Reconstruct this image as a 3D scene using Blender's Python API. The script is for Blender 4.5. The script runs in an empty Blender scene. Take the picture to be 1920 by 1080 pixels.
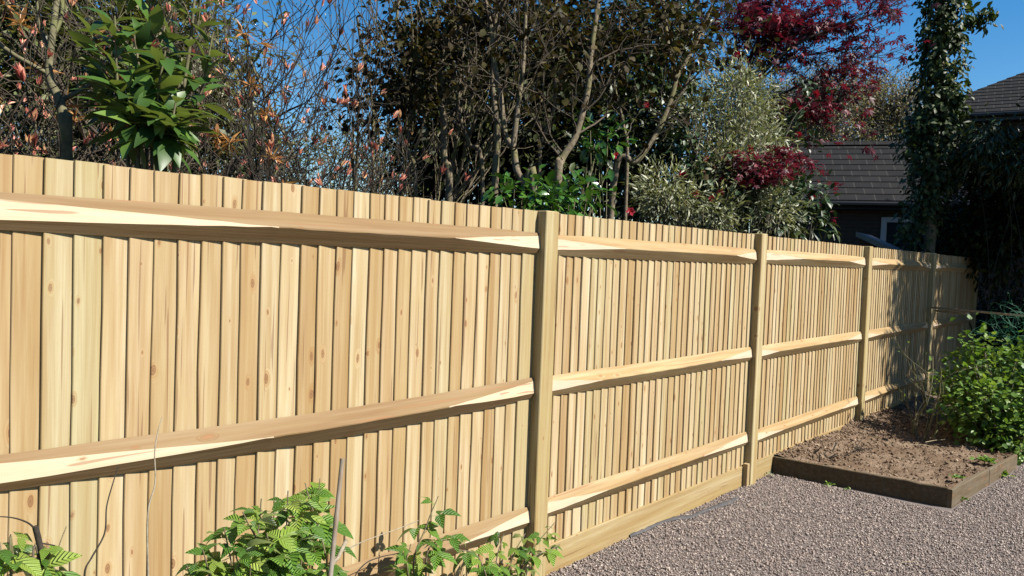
import bpy, math
import numpy as np
S = bpy.context.scene
COL = S.collection
V = lambda *a: np.array(a, float)

# ------------------------------------------------------------------ camera
FPX = 1485.4
CAM = V(-2.9856, -2.4202, 1.6004)
YAW, PITCH, ROLL = 0.8607, -0.0391, 0.0366
_fw = V(math.sin(YAW)*math.cos(PITCH), math.cos(YAW)*math.cos(PITCH), math.sin(PITCH))
_r = V(math.cos(YAW), -math.sin(YAW), 0)
_u = np.cross(_r, _fw)
_c, _s = math.cos(ROLL), math.sin(ROLL)
_r, _u = _c*_r + _s*_u, -_s*_r + _c*_u
import mathutils
cd = bpy.data.cameras.new("camera")
cam = bpy.data.objects.new("camera", cd)
COL.objects.link(cam)
cam.matrix_world = mathutils.Matrix(((_r[0], _u[0], -_fw[0], CAM[0]), (_r[1], _u[1], -_fw[1], CAM[1]),
                                     (_r[2], _u[2], -_fw[2], CAM[2]), (0, 0, 0, 1)))
cd.lens = 36*FPX/1920
cd.clip_start = 0.05
cd.clip_end = 3000
S.camera = cam

def at(px, py, d):
    """world point seen at photograph pixel (px, py) at camera depth d metres"""
    return CAM + d*(_fw + (px-960)/FPX*_r - (py-540)/FPX*_u)

# ------------------------------------------------------------------ light
SUN_AZ, SUN_EL = math.radians(162), math.radians(45)      # azimuth from +Y towards +X
w = bpy.data.worlds.new("World")
S.world = w
w.use_nodes = True
sky = w.node_tree.nodes.new("ShaderNodeTexSky")
sky.sky_type = 'NISHITA'
sky.sun_disc = False
sky.sun_elevation = SUN_EL
sky.sun_rotation = SUN_AZ
sky.air_density = 1.0
sky.dust_density = 0.2
sky.ozone_density = 2.5
bg = w.node_tree.nodes["Background"]
bg.inputs["Strength"].default_value = 0.054
hs_ = w.node_tree.nodes.new("ShaderNodeHueSaturation")
hs_.inputs["Saturation"].default_value = 1.42
w.node_tree.links.new(sky.outputs[0], hs_.inputs["Color"])
w.node_tree.links.new(hs_.outputs[0], bg.inputs["Color"])
sl = bpy.data.lights.new("sun", 'SUN')
sl.energy = 5.0
sl.angle = math.radians(0.5)
sl.color = (1.0, 0.95, 0.86)
sun = bpy.data.objects.new("sun", sl)
COL.objects.link(sun)
SD = V(math.sin(SUN_AZ)*math.cos(SUN_EL), math.cos(SUN_AZ)*math.cos(SUN_EL), math.sin(SUN_EL))
sun.rotation_euler = mathutils.Vector(SD).to_track_quat('Z', 'Y').to_euler()
sun.location = (0, -10, 20)
S.view_settings.view_transform = 'Standard'
S.view_settings.look = 'None'
S.view_settings.exposure = 1.38
S.view_settings.gamma = 1.0
S.view_settings.use_curve_mapping = False
S.render.engine = 'CYCLES'
S.cycles.use_denoising = True
S.cycles.max_bounces = 6

# ------------------------------------------------------------------ helpers
def empty(name, loc, label, cat, group=None, rz=0):
    o = bpy.data.objects.new(name, None)
    o.empty_display_size = 0.1
    o.location = loc
    o.rotation_euler = (0, 0, rz)
    COL.objects.link(o)
    o['label'] = label
    o['category'] = cat
    if group: o['group'] = group
    return o

def tag(o, label, cat, group=None):
    o['label'] = label
    o['category'] = cat
    if group: o['group'] = group
    return o

def mk(name, v, f, mats, parent=None, kind=None, smooth=False, mi=None, attrs=None, facc=None, local=False):
    """one mesh object; f: list of tuples or int array (n,k). v is in world space unless local."""
    v = np.asarray(v, float).reshape(-1, 3)
    if parent is not None and not local:
        v = v - np.array(parent.location)
    me = bpy.data.meshes.new(name)
    if isinstance(f, np.ndarray):
        n, k = f.shape
        me.vertices.add(len(v)); me.vertices.foreach_set('co', v.astype(np.float32).ravel())
        me.loops.add(n*k); me.loops.foreach_set('vertex_index', f.astype(np.int32).ravel())
        me.polygons.add(n)
        me.polygons.foreach_set('loop_start', np.arange(0, n*k, k, dtype=np.int32))
        me.update(calc_edges=True)
    else:
        me.from_pydata(v.tolist(), [], [tuple(int(i) for i in q) for q in f])
    for m in (mats if isinstance(mats, (list, tuple)) else [mats]):
        me.materials.append(m)
    if mi is not None:
        me.polygons.foreach_set('material_index', np.asarray(mi, np.int32))
    if smooth:
        me.polygons.foreach_set('use_smooth', np.ones(len(me.polygons), bool))
    for k, a in (attrs or {}).items():
        at_ = me.attributes.new(k, 'FLOAT', 'POINT')
        at_.data.foreach_set('value', np.asarray(a, np.float32))
    me.validate()
    me.update()
    o = bpy.data.objects.new(name, me)
    COL.objects.link(o)
    if parent is not None: o.parent = parent
    if kind: o['kind'] = kind
    return o

class MB:
    """collects pieces into one mesh, with a per-piece id and a material index"""
    def __init__(s): s.v, s.f, s.id, s.mi = [], [], [], []
    def add(s, v, f, pid=0.0, mi=0):
        b = len(s.v)
        s.v += [tuple(map(float, q)) for q in v]
        s.id += [pid]*len(v)
        for k, q in enumerate(f):
            s.f.append(tuple(i+b for i in q))
            s.mi.append(mi[k] if isinstance(mi, (list, tuple)) else mi)
    def box(s, lo, hi, pid=0.0, mi=0, bev=0.0):
        x0, y0, z0 = lo; x1, y1, z1 = hi
        b = bev
        if b <= 0:
            v = [(x0,y0,z0),(x1,y0,z0),(x1,y1,z0),(x0,y1,z0),(x0,y0,z1),(x1,y0,z1),(x1,y1,z1),(x0,y1,z1)]
            f = [(3,2,1,0),(4,5,6,7),(0,1,5,4),(1,2,6,5),(2,3,7,6),(3,0,4,7)]
            s.add(v, f, pid, mi); return
        def ring(z, e):
            return [(x0+e+b,y0+e,z),(x1-e-b,y0+e,z),(x1-e,y0+e+b,z),(x1-e,y1-e-b,z),(x1-e-b,y1-e,z),(x0+e+b,y1-e,z),(x0+e,y1-e-b,z),(x0+e,y0+e+b,z)]
        v = ring(z0, b) + ring(z0+b, 0) + ring(z1-b, 0) + ring(z1, b)
        f = [tuple(range(7,-1,-1)), tuple(range(24, 32))]
        for k in range(3):
            for i in range(8):
                j = (i+1) % 8
                f.append((k*8+i, k*8+j, k*8+8+j, k*8+8+i))
        s.add(v, f, pid, mi)
    def build(s, name, mats, parent=None, smooth=False, kind=None, local=False):
        return mk(name, s.v, s.f, mats, parent, kind, smooth, s.mi, {'bid': s.id}, local=local)

# ------------------------------------------------------------------ materials
def mat(name):
    m = bpy.data.materials.new(name)
    m.use_nodes = True
    nt = m.node_tree
    return m, nt, nt.nodes["Principled BSDF"]

def nd(nt, t, **kw):
    n = nt.nodes.new(t)
    for k, v in kw.items():
        if k.startswith('_'): setattr(n, k[1:], v)
        else:
            key = int(k[1:]) if k[0] == 'i' and k[1:].isdigit() else k
            if hasattr(v, 'is_linked') or hasattr(v, 'links'): nt.links.new(v, n.inputs[key])
            else: n.inputs[key].default_value = v
    return n

def math_(nt, op, a, b=0.0, c=0.0, clamp=False):
    n = nd(nt, "ShaderNodeMath", _operation=op, i0=a, i1=b, i2=c)
    n.use_clamp = clamp
    return n.outputs[0]

def mixc(nt, fac, a, b, mode='MIX'):
    n = nt.nodes.new("ShaderNodeMix")
    n.data_type = 'RGBA'; n.blend_type = mode
    for i, v in ((0, fac), (6, a), (7, b)):
        if hasattr(v, 'links'): nt.links.new(v, n.inputs[i])
        else: n.inputs[i].default_value = (v if not isinstance(v, tuple) or len(v) == 4 else v + (1,))
    return n.outputs[2]

def ramp(nt, fac, stops, interp='LINEAR'):
    n = nt.nodes.new("ShaderNodeValToRGB")
    n.color_ramp.interpolation = interp
    e = n.color_ramp.elements
    while len(e) > 1: e.remove(e[-1])
    for k, (p, c) in enumerate(stops):
        x = e[0] if k == 0 else e.new(p)
        x.position = p
        x.color = (c + (1,)) if isinstance(c, tuple) else (c, c, c, 1)
    nt.links.new(fac, n.inputs[0])
    return n.outputs[0]

ALB = .70      # all base colours; the exposure makes up for it
def dk(c): return tuple(x*ALB for x in c)
def wood(name, cols, long_axis=2, knots=0.5, rough=0.75, grain=0.22, bump=0.25, knotcol=(.26, .12, .05), blotch=.25):
    cols = [(q, dk(c)) for q, c in cols]; knotcol = dk(knotcol)
    m, nt, p = mat(name)
    tc = nd(nt, "ShaderNodeTexCoord")
    bid = nd(nt, "ShaderNodeAttribute", _attribute_name='bid').outputs['Fac']
    off = nd(nt, "ShaderNodeCombineXYZ", X=math_(nt, 'MULTIPLY', bid, 37.3), Y=math_(nt, 'MULTIPLY', bid, 71.9), Z=math_(nt, 'MULTIPLY', bid, 53.1)).outputs[0]
    pos = nd(nt, "ShaderNodeVectorMath", _operation='ADD', i0=tc.outputs['Object'], i1=off).outputs[0]
    def sc(a, l):
        v = [a, a, a]; v[long_axis] = l
        return nd(nt, "ShaderNodeVectorMath", _operation='MULTIPLY', i0=pos, i1=tuple(v)).outputs[0]
    # knots: cells in the plane of the face, a few of them holding a knot
    sp = nd(nt, "ShaderNodeSeparateXYZ", Vector=pos)
    if long_axis == 2: acr, lon = math_(nt, 'ADD', sp.outputs[0], math_(nt, 'MULTIPLY', sp.outputs[1], .6)), sp.outputs[2]
    else: acr, lon = math_(nt, 'ADD', sp.outputs[2], sp.outputs[1]), sp.outputs[0]
    uv = nd(nt, "ShaderNodeCombineXYZ", X=math_(nt, 'MULTIPLY', acr, 13.0), Y=math_(nt, 'MULTIPLY', lon, 6.5), Z=0.0).outputs[0]
    wob = nd(nt, "ShaderNodeTexNoise", Vector=uv, Scale=2.2, Detail=2.0)
    uvw = nd(nt, "ShaderNodeVectorMath", _operation='ADD', i0=uv, i1=nd(nt, "ShaderNodeVectorMath", _operation='SCALE', i0=wob.outputs['Color'], Scale=.12).outputs[0]).outputs[0]
    vo = nd(nt, "ShaderNodeTexVoronoi", _feature='F1', _voronoi_dimensions='2D', Vector=uvw, Scale=1.0, Randomness=.9)
    dist = vo.outputs['Distance']
    vcol = nd(nt, "ShaderNodeSeparateColor", Color=vo.outputs['Color'])
    has = math_(nt, 'LESS_THAN', vcol.outputs[0], knots)
    size = math_(nt, 'ADD', .32, math_(nt, 'MULTIPLY', math_(nt, 'POWER', vcol.outputs[1], 1.6), .95))
    dn = math_(nt, 'DIVIDE', dist, size)
    near = math_(nt, 'MULTIPLY', ramp(nt, dn, [(.07, 1.0), (.24, 0.0)]), has)
    core = math_(nt, 'MULTIPLY', ramp(nt, dn, [(.02, .9), (.06, .5), (.085, 1.0), (.105, 0.0)]), has)
    ringv = math_(nt, 'MULTIPLY', math_(nt, 'MULTIPLY', math_(nt, 'SINE', math_(nt, 'MULTIPLY', dn, 110.0)), near), .55)
    bend = nd(nt, "ShaderNodeVectorMath", _operation='ADD', i0=sc(34, 1.1),
              i1=nd(nt, "ShaderNodeCombineXYZ", X=math_(nt, 'MULTIPLY', near, 2.6), Y=0.0, Z=0.0).outputs[0]).outputs[0]
    g1 = nd(nt, "ShaderNodeTexNoise", Vector=bend, Scale=1.0, Detail=3.0, Roughness=.6, Distortion=.3).outputs['Fac']
    g2 = nd(nt, "ShaderNodeTexNoise", Vector=sc(150, 4.0), Scale=1.0, Detail=2.0, Roughness=.6).outputs['Fac']
    g3 = nd(nt, "ShaderNodeTexNoise", Vector=sc(20, .45), Scale=1.0, Detail=2.0, Roughness=.5).outputs['Fac']
    g4 = nd(nt, "ShaderNodeTexNoise", Vector=sc(9, 5.5), Scale=1.0, Detail=4.0, Roughness=.65).outputs['Fac']
    crk = nd(nt, "ShaderNodeTexNoise", Vector=sc(95, 2.2), Scale=1.0, Detail=0.0).outputs['Fac']
    base = ramp(nt, bid, cols)
    dark = mixc(nt, 1.0, base, (.66, .50, .32), 'MULTIPLY')
    c = mixc(nt, math_(nt, 'MULTIPLY', ramp(nt, g3, [(.42, 0.0), (.62, 1.0)]), blotch*1.5, clamp=True), base, mixc(nt, 1.0, base, (.88, .80, .62), 'MULTIPLY'))
    c = mixc(nt, math_(nt, 'MULTIPLY', ramp(nt, g3, [(.30, 1.0), (.44, 0.0)]), blotch*1.6, clamp=True), c, mixc(nt, 1.0, base, (1.12, 1.16, 1.25), 'MULTIPLY'))
    c = mixc(nt, math_(nt, 'MULTIPLY', ramp(nt, g1, [(.38, 0.0), (.66, 1.0)]), grain*2.0, clamp=True), c, dark)
    c = mixc(nt, math_(nt, 'MULTIPLY', ramp(nt, g2, [(.45, 0.0), (.75, 1.0)]), grain*1.0), c, dark)
    c = mixc(nt, math_(nt, 'MULTIPLY', ramp(nt, g4, [(.50, 0.0), (.72, 1.0)]), blotch*1.1), c, mixc(nt, 1.0, base, (.84, .78, .58), 'MULTIPLY'))
    c = mixc(nt, math_(nt, 'MULTIPLY', math_(nt, 'ADD', near, ringv), .40, clamp=True), c, mixc(nt, 1.0, base, (.84, .56, .34), 'MULTIPLY'))
    c = mixc(nt, math_(nt, 'MULTIPLY', ramp(nt, crk, [(.735, 0.0), (.77, 1.0)]), .6), c, knotcol)
    c = mixc(nt, math_(nt, 'MULTIPLY', core, .85), c, knotcol)
    nt.links.new(c, p.inputs['Base Color'])
    p.inputs['Roughness'].default_value = rough
    p.inputs['Specular IOR Level'].default_value = .3
    if bump:
        h = math_(nt, 'ADD', math_(nt, 'MULTIPLY', g1, .6), math_(nt, 'MULTIPLY', g2, .6))
        b = nd(nt, "ShaderNodeBump", Strength=bump, Distance=.004, Height=h)
        nt.links.new(b.outputs[0], p.inputs['Normal'])
    return m

BOARD = [(p_, (c_[0]*.69, c_[1]*.685, c_[2]*.675)) for p_, c_ in [(0.0, (.63, .515, .315)), (.12, (.70, .58, .37)), (.22, (.63, .485, .285)), (.30, (.54, .39, .20)), (.40, (.67, .555, .35)), (.50, (.61, .535, .32)), (.60, (.72, .605, .395)), (.70, (.60, .46, .255)), (.77, (.55, .405, .215)), (.86, (.68, .555, .345)), (1.0, (.76, .65, .45))]]
M_board = wood("pine_board", BOARD, 2, .34, grain=.36, blotch=.38, knotcol=(.16, .07, .03))
M_post = wood("green_treated_post", [(0, (.42, .36, .205)), (1, (.46, .39, .225))], 2, .2, grain=.4, blotch=.65, knotcol=(.15, .075, .03))
M_rail = wood("rail_wood", [(0, (.235, .158, .078)), (.3, (.27, .188, .095)), (.6, (.37, .275, .145)), (1, (.44, .335, .185))], 0, .32, grain=.34, blotch=.4)
M_cut = wood("fresh_cut_wood", [(0, (.55, .46, .32)), (1, (.55, .44, .33))], 0, .05, grain=.14, blotch=.12)
M_gboard = wood("gravel_board_wood", [(0, (.37, .29, .155)), (1, (.41, .325, .175))], 0, .2, grain=.36, blotch=.75, knotcol=(.15, .075, .03))
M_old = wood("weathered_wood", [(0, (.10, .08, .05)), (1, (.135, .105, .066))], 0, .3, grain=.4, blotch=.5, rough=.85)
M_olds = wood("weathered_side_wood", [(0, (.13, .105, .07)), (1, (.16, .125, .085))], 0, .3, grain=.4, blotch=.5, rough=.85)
M_batten = wood("grey_batten_wood", [(0, (.58, .50, .37)), (1, (.66, .57, .43))], 0, .3, grain=.4, rough=.85)

def leafm(name, cols, back=None, rough=.42, trans=.22, spec=.5, vein=False, tcol=None, k=.62):
    k *= ALB
    m, nt, p = mat(name)
    rnd = nd(nt, "ShaderNodeAttribute", _attribute_name='rnd').outputs['Fac']
    cols = [(p_, tuple(x*k for x in c_)) for p_, c_ in cols]
    if back: back = tuple(x*k for x in back)
    if tcol: tcol = tuple(x*k for x in tcol)
    c = ramp(nt, rnd, cols)
    if vein:
        lu = nd(nt, "ShaderNodeAttribute", _attribute_name='lu').outputs['Fac']
        lv = nd(nt, "ShaderNodeAttribute", _attribute_name='lv').outputs['Fac']
        ph = math_(nt, 'SUBTRACT', math_(nt, 'MULTIPLY', lv, 36.0), math_(nt, 'MULTIPLY', math_(nt, 'ABSOLUTE', lu), 14.0))
        sn = math_(nt, 'SINE', ph)
        mid = math_(nt, 'LESS_THAN', math_(nt, 'ABSOLUTE', lu), .035)
        k = math_(nt, 'MAXIMUM', math_(nt, 'MULTIPLY', ramp(nt, sn, [(.5, 0.0), (1.0, 1.0)]), .55), mid)
        c = mixc(nt, math_(nt, 'MULTIPLY', k, .3), c, mixc(nt, 1.0, c, (1.45, 1.35, 1.2), 'MULTIPLY'))
        b = nd(nt, "ShaderNodeBump", Strength=.8, Distance=.004, Height=math_(nt, 'MULTIPLY', sn, -1.0))
        nt.links.new(b.outputs[0], p.inputs['Normal'])
    if back:
        geo = nd(nt, "ShaderNodeNewGeometry")
        c = mixc(nt, geo.outputs['Backfacing'], c, back)
    nt.links.new(c, p.inputs['Base Color'])
    p.inputs['Roughness'].default_value = rough
    p.inputs['Specular IOR Level'].default_value = spec
    if trans > 0:
        tr = nd(nt, "ShaderNodeBsdfTranslucent")
        if tcol: tr.inputs[0].default_value = tcol + (1,)
        else: nt.links.new(mixc(nt, 1.0, c, (1.5, 1.5, .7), 'MULTIPLY'), tr.inputs[0])
        mx = nd(nt, "ShaderNodeMixShader", Fac=trans)
        nt.links.new(p.outputs[0], mx.inputs[1]); nt.links.new(tr.outputs[0], mx.inputs[2])
        nt.links.new(mx.outputs[0], nt.nodes["Material Output"].inputs[0])
    return m

def barkm(name, c1, c2, scale=30, moss=None, k=.6):
    k *= ALB
    c1, c2 = tuple(x*k for x in c1), tuple(x*k for x in c2)
    moss = tuple(x*k for x in moss) if moss else None
    m, nt, p = mat(name)
    tc = nd(nt, "ShaderNodeTexCoord").outputs['Object']
    n1 = nd(nt, "ShaderNodeTexNoise", Vector=tc, Scale=scale, Detail=4.0, Roughness=.65).outputs['Fac']
    n2 = nd(nt, "ShaderNodeTexNoise", Vector=tc, Scale=scale*.22, Detail=3.0).outputs['Fac']
    c = ramp(nt, n1, [(.32, c1), (.68, c2)])
    if moss: c = mixc(nt, ramp(nt, n2, [(.5, 0.0), (.62, .8)]), c, moss)
    nt.links.new(c, p.inputs['Base Color'])
    p.inputs['Roughness'].default_value = .85
    p.inputs['Specular IOR Level'].default_value = .2
    b = nd(nt, "ShaderNodeBump", Strength=.5, Distance=.006, Height=n1)
    nt.links.new(b.outputs[0], p.inputs['Normal'])
    return m

def plain(name, col, rough=.6, spec=.4, noise=0.0, scale=20):
    col = dk(col)
    m, nt, p = mat(name)
    if noise:
        tc = nd(nt, "ShaderNodeTexCoord").outputs['Object']
        n1 = nd(nt, "ShaderNodeTexNoise", Vector=tc, Scale=scale, Detail=4.0).outputs['Fac']
        c = ramp(nt, n1, [(.3, tuple(x*(1-noise) for x in col)), (.7, tuple(min(1, x*(1+noise)) for x in col))])
        nt.links.new(c, p.inputs['Base Color'])
    else: p.inputs['Base Color'].default_value = col + (1,)
    p.inputs['Roughness'].default_value = rough
    p.inputs['Specular IOR Level'].default_value = spec
    return m

B_dark = barkm("dark_twig_bark", (.035, .028, .022), (.085, .07, .052))
B_olive = barkm("olive_mossy_bark", (.09, .08, .045), (.20, .18, .10), 24, (.13, .14, .05), .9)
B_grey = barkm("grey_brown_bark", (.09, .07, .045), (.26, .21, .14), 40, (.16, .15, .06), .9)
B_twig = barkm("brown_twig_bark", (.05, .038, .026), (.12, .095, .065), 40, None, .9)
B_shaded = barkm("shaded_stem_bark", (.012, .010, .008), (.03, .025, .02))  # deep shade put into the bark colour of the right-hand shrub stems
B_pale = barkm("pale_bark", (.24, .20, .14), (.42, .36, .26), 40, None, .9)
B_straw = barkm("dry_straw", (.45, .36, .22), (.62, .52, .34), 40, None, .8)
B_birch = barkm("birch_bark", (.12, .11, .10), (.30, .28, .26), 3)

# ------------------------------------------------------------------ ground
def ground_material(name, cols, scale, bump, dist, cols2=None):
    cols = [(q, dk(c)) for q, c in cols]; cols2 = [(q, dk(c)) for q, c in cols2] if cols2 else None
    m, nt, p = mat(name)
    tc = nd(nt, "ShaderNodeTexCoord").outputs['Object']
    n1 = nd(nt, "ShaderNodeTexNoise", Vector=tc, Scale=scale, Detail=6.0, Roughness=.7).outputs['Fac']
    n2 = nd(nt, "ShaderNodeTexNoise", Vector=tc, Scale=scale*.08, Detail=3.0).outputs['Fac']
    c = ramp(nt, n1, cols)
    if cols2: c = mixc(nt, ramp(nt, n2, [(.42, 0.0), (.62, 1.0)]), c, ramp(nt, n1, cols2))
    nt.links.new(c, p.inputs['Base Color'])
    p.inputs['Roughness'].default_value = .95
    p.inputs['Specular IOR Level'].default_value = .15
    b = nd(nt, "ShaderNodeBump", Strength=bump, Distance=dist, Height=n1)
    nt.links.new(b.outputs[0], p.inputs['Normal'])
    return m
M_ground = ground_material("leaf_litter_ground", [(.3, (.03, .024, .016)), (.7, (.09, .07, .045))], 40, .6, .02, [(.3, (.03, .035, .014)), (.7, (.07, .08, .03))])
M_soil = ground_material("garden_soil", [(.3, (.08, .052, .033)), (.5, (.145, .096, .061)), (.72, (.23, .158, .106))], 55, .9, .015, [(.3, (.13, .09, .06)), (.7, (.30, .218, .153))])
M_grit = ground_material("grit", [(.3, (.10, .085, .078)), (.7, (.24, .205, .19))], 180, .8, .006)
R_ = 1500
mk("ground", [(-R_, -R_, -.012), (R_, -R_, -.012), (R_, R_, -.012), (-R_, R_, -.012)], [(0, 1, 2, 3)], M_ground, kind='structure')

def grid_sheet(name, x0, x1, y0, y1, n, m, zf, mt, kind='structure', smooth=True):
    X, Y = np.meshgrid(np.linspace(x0, x1, n), np.linspace(y0, y1, m), indexing='ij')
    Z = zf(X, Y)
    i = np.arange(n*m).reshape(n, m)
    f = np.stack([i[:-1, :-1].ravel(), i[1:, :-1].ravel(), i[1:, 1:].ravel(), i[:-1, 1:].ravel()], 1)
    return mk(name, np.stack([X, Y, Z], -1).reshape(-1, 3), f, mt, None, kind, smooth)

def vnoise(X, Y, s, seed=0):
    """cheap value noise for height fields"""
    r = np.random.default_rng(seed)
    T = r.random((64, 64))
    x, y = X*s+100, Y*s+100
    xi, yi = np.floor(x).astype(int), np.floor(y).astype(int)
    fx, fy = x-xi, y-yi
    fx, fy = fx*fx*(3-2*fx), fy*fy*(3-2*fy)
    g = lambda a, b: T[a % 64, b % 64]
    return (g(xi, yi)*(1-fx)*(1-fy) + g(xi+1, yi)*fx*(1-fy) + g(xi, yi+1)*(1-fx)*fy + g(xi+1, yi+1)*fx*fy) - .5

grid_sheet("gravel_path", -6, 9, -8, -.0155, 160, 90, lambda X, Y: -.004 + .012*vnoise(X, Y, 1.7, 3) + .006*vnoise(X, Y, 5, 4), M_grit)

BX0, BX1, BY = 3.0, 9.9, -1.24          # raised bed
def soil_z(X, Y):
    z = .075 + .04*vnoise(X, Y, 1.6, 5) + .028*vnoise(X, Y, 6, 6) + .020*vnoise(X, Y, 17, 7) + .013*vnoise(X, Y, 41, 8)
    z = z + .05*np.clip((Y+.45)/.45, 0, 1)            # heaped against the fence
    return z
def soil_sheet():
    n, m = 340, 90
    U, W = np.meshgrid(np.linspace(0, 1, n), np.linspace(0, 1, m), indexing='ij')
    YL = np.interp(BX0 + (BX1-BX0)*U, [3.0, 3.07, 4.72, 9.9], [-1.218, -1.218, -1.362, -1.5])
    Y = YL + (-.0157-YL)*W
    XL = 3.0 + .085*(-Y/1.215) + .008
    X = XL + (BX1-XL)*U
    i = np.arange(n*m).reshape(n, m)
    f = np.stack([i[:-1, :-1].ravel(), i[1:, :-1].ravel(), i[1:, 1:].ravel(), i[:-1, 1:].ravel()], 1)
    mk("soil", np.stack([X, Y, soil_z(X, Y)], -1).reshape(-1, 3), f, M_soil, None, 'structure', True)
soil_sheet()

def clods():
    rng = np.random.default_rng(12)
    n = 10500
    x = rng.uniform(3.03, 6.5, n); y = -rng.random(n)*1.28 - .02
    y = np.where(rng.random(n) < .35, -.02 - .4*rng.random(n)**1.5, y)
    ok = (y > np.interp(x, [3.0, 3.07, 4.72, 9.9], [-1.205, -1.205, -1.35, -1.49])) & (x > 3.03 + .085*(-y/1.215))
    x, y = x[ok], y[ok]; n = len(x)
    s = .0025 + .013*rng.random(n)**4
    T = np.array([(1, 0, 0), (-1, 0, 0), (0, 1, 0), (0, -1, 0), (0, 0, 1), (0, 0, -1)], float)
    F = np.array([(0, 2, 4), (2, 1, 4), (1, 3, 4), (3, 0, 4), (2, 0, 5), (1, 2, 5), (3, 1, 5), (0, 3, 5)])
    v = T[None]*(s[:, None, None]*(.6+.6*rng.random((n, 1, 3)))) + rng.normal(0, .28, (n, 6, 3))*s[:, None, None]
    v = v + np.stack([x, y, soil_z(x, y)+s*.3], -1)[:, None, :]
    m, nt, p = mat("soil_clod")
    rnd = nd(nt, "ShaderNodeAttribute", _attribute_name='rnd').outputs['Fac']
    c = ramp(nt, rnd, [(q_, dk(c_)) for q_, c_ in [(0, (.08, .053, .034)), (.5, (.16, .108, .07)), (.9, (.25, .178, .12)), (1, (.38, .30, .21))]])
    nt.links.new(c, p.inputs['Base Color']); p.inputs['Roughness'].default_value = .95; p.inputs['Specular IOR Level'].default_value = .1
    mk("soil_crumbs", v.reshape(-1, 3), (F[None] + 6*np.arange(n)[:, None, None]).reshape(-1, 3), m, None, 'stuff', attrs={'rnd': np.repeat(rng.random(n), 6)})
clods()

def pebbles():
    rng = np.random.default_rng(11)
    n = 215000
    x = rng.uniform(-.5, 6.4, n); y = rng.uniform(-2.9, -.02, n)
    ok = (y > -.12-.98*(x-.0)*.95-.25) & ~((x > BX0-.035) & (y > BY - .13*np.clip((x-3.1)/1.6, 0, 2) - .03)) & (y > -2.6)
    dpt = (x-CAM[0])*_fw[0] + (y-CAM[1])*_fw[1]
    lat = (x-CAM[0])*_r[0] + (y-CAM[1])*_r[1]
    ok &= (lat/dpt < .70)
    x, y = x[ok], y[ok]; n = len(x)
    s = .0030 + .0045*rng.random(n)**2.2
    T = np.array([(1, 0, 0), (-1, 0, 0), (0, 1, 0), (0, -1, 0), (0, 0, 1), (0, 0, -1)], float)
    F = np.array([(0, 2, 4), (2, 1, 4), (1, 3, 4), (3, 0, 4), (2, 0, 5), (1, 2, 5), (3, 1, 5), (0, 3, 5)])
    v = T[None] * (s[:, None, None]*np.stack([1+.5*rng.random(n), .8+.3*rng.random(n), .55+.35*rng.random(n)], -1)[:, None, :])
    v = v + rng.normal(0, .22, (n, 6, 3))*s[:, None, None]
    a = rng.random(n)*6.283; b = rng.normal(0, .45, n)
    ca, sa, cb, sb = np.cos(a), np.sin(a), np.cos(b), np.sin(b)
    Rm = np.stack([np.stack([ca, -sa*cb, sa*sb], -1), np.stack([sa, ca*cb, -ca*sb], -1), np.stack([0*a, sb, cb], -1)], 1)
    v = np.einsum('nij,nkj->nki', Rm, v)
    z = -.004 + .012*vnoise(x, y, 1.7, 3) + .006*vnoise(x, y, 5, 4) + s*.55 + rng.random(n)*.006
    v = v + np.stack([x, y, z], -1)[:, None, :]
    f = (F[None] + 6*np.arange(n)[:, None, None]).reshape(-1, 3)
    m, nt, p = mat("gravel_stone")
    rnd = nd(nt, "ShaderNodeAttribute", _attribute_name='rnd').outputs['Fac']
    c = ramp(nt, rnd, [(q_, dk(c_)) for q_, c_ in [(0, (.115, .088, .076)), (.2, (.21, .16, .138)), (.45, (.29, .226, .192)), (.6, (.34, .262, .217)), (.78, (.265, .213, .196)), (.92, (.39, .32, .27)), (1, (.57, .50, .43))]])
    nt.links.new(c, p.inputs['Base Color'])
    p.inputs['Roughness'].default_value = .8
    mk("gravel", v.reshape(-1, 3), f, m, None, 'stuff', attrs={'rnd': np.repeat(rng.random(n), 6)})
pebbles()

# ------------------------------------------------------------------ fence
L_, PW, PF = 2.4966, .1012, .056
fence = empty("wooden_fence", (0, 0, 0), "new pale timber fence of overlapping vertical boards with posts and arris rails", "fence")
rf = np.random.default_rng(5)
for k in range(-1, 5):
    b = MB()
    x = k*L_
    b.box((x, -PF, -.3), (x+PW, -PF+.1, 1.83 + .004*rf.normal()), rf.random(), 0, .004)
    b.build("fence_post", M_post, fence)

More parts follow.
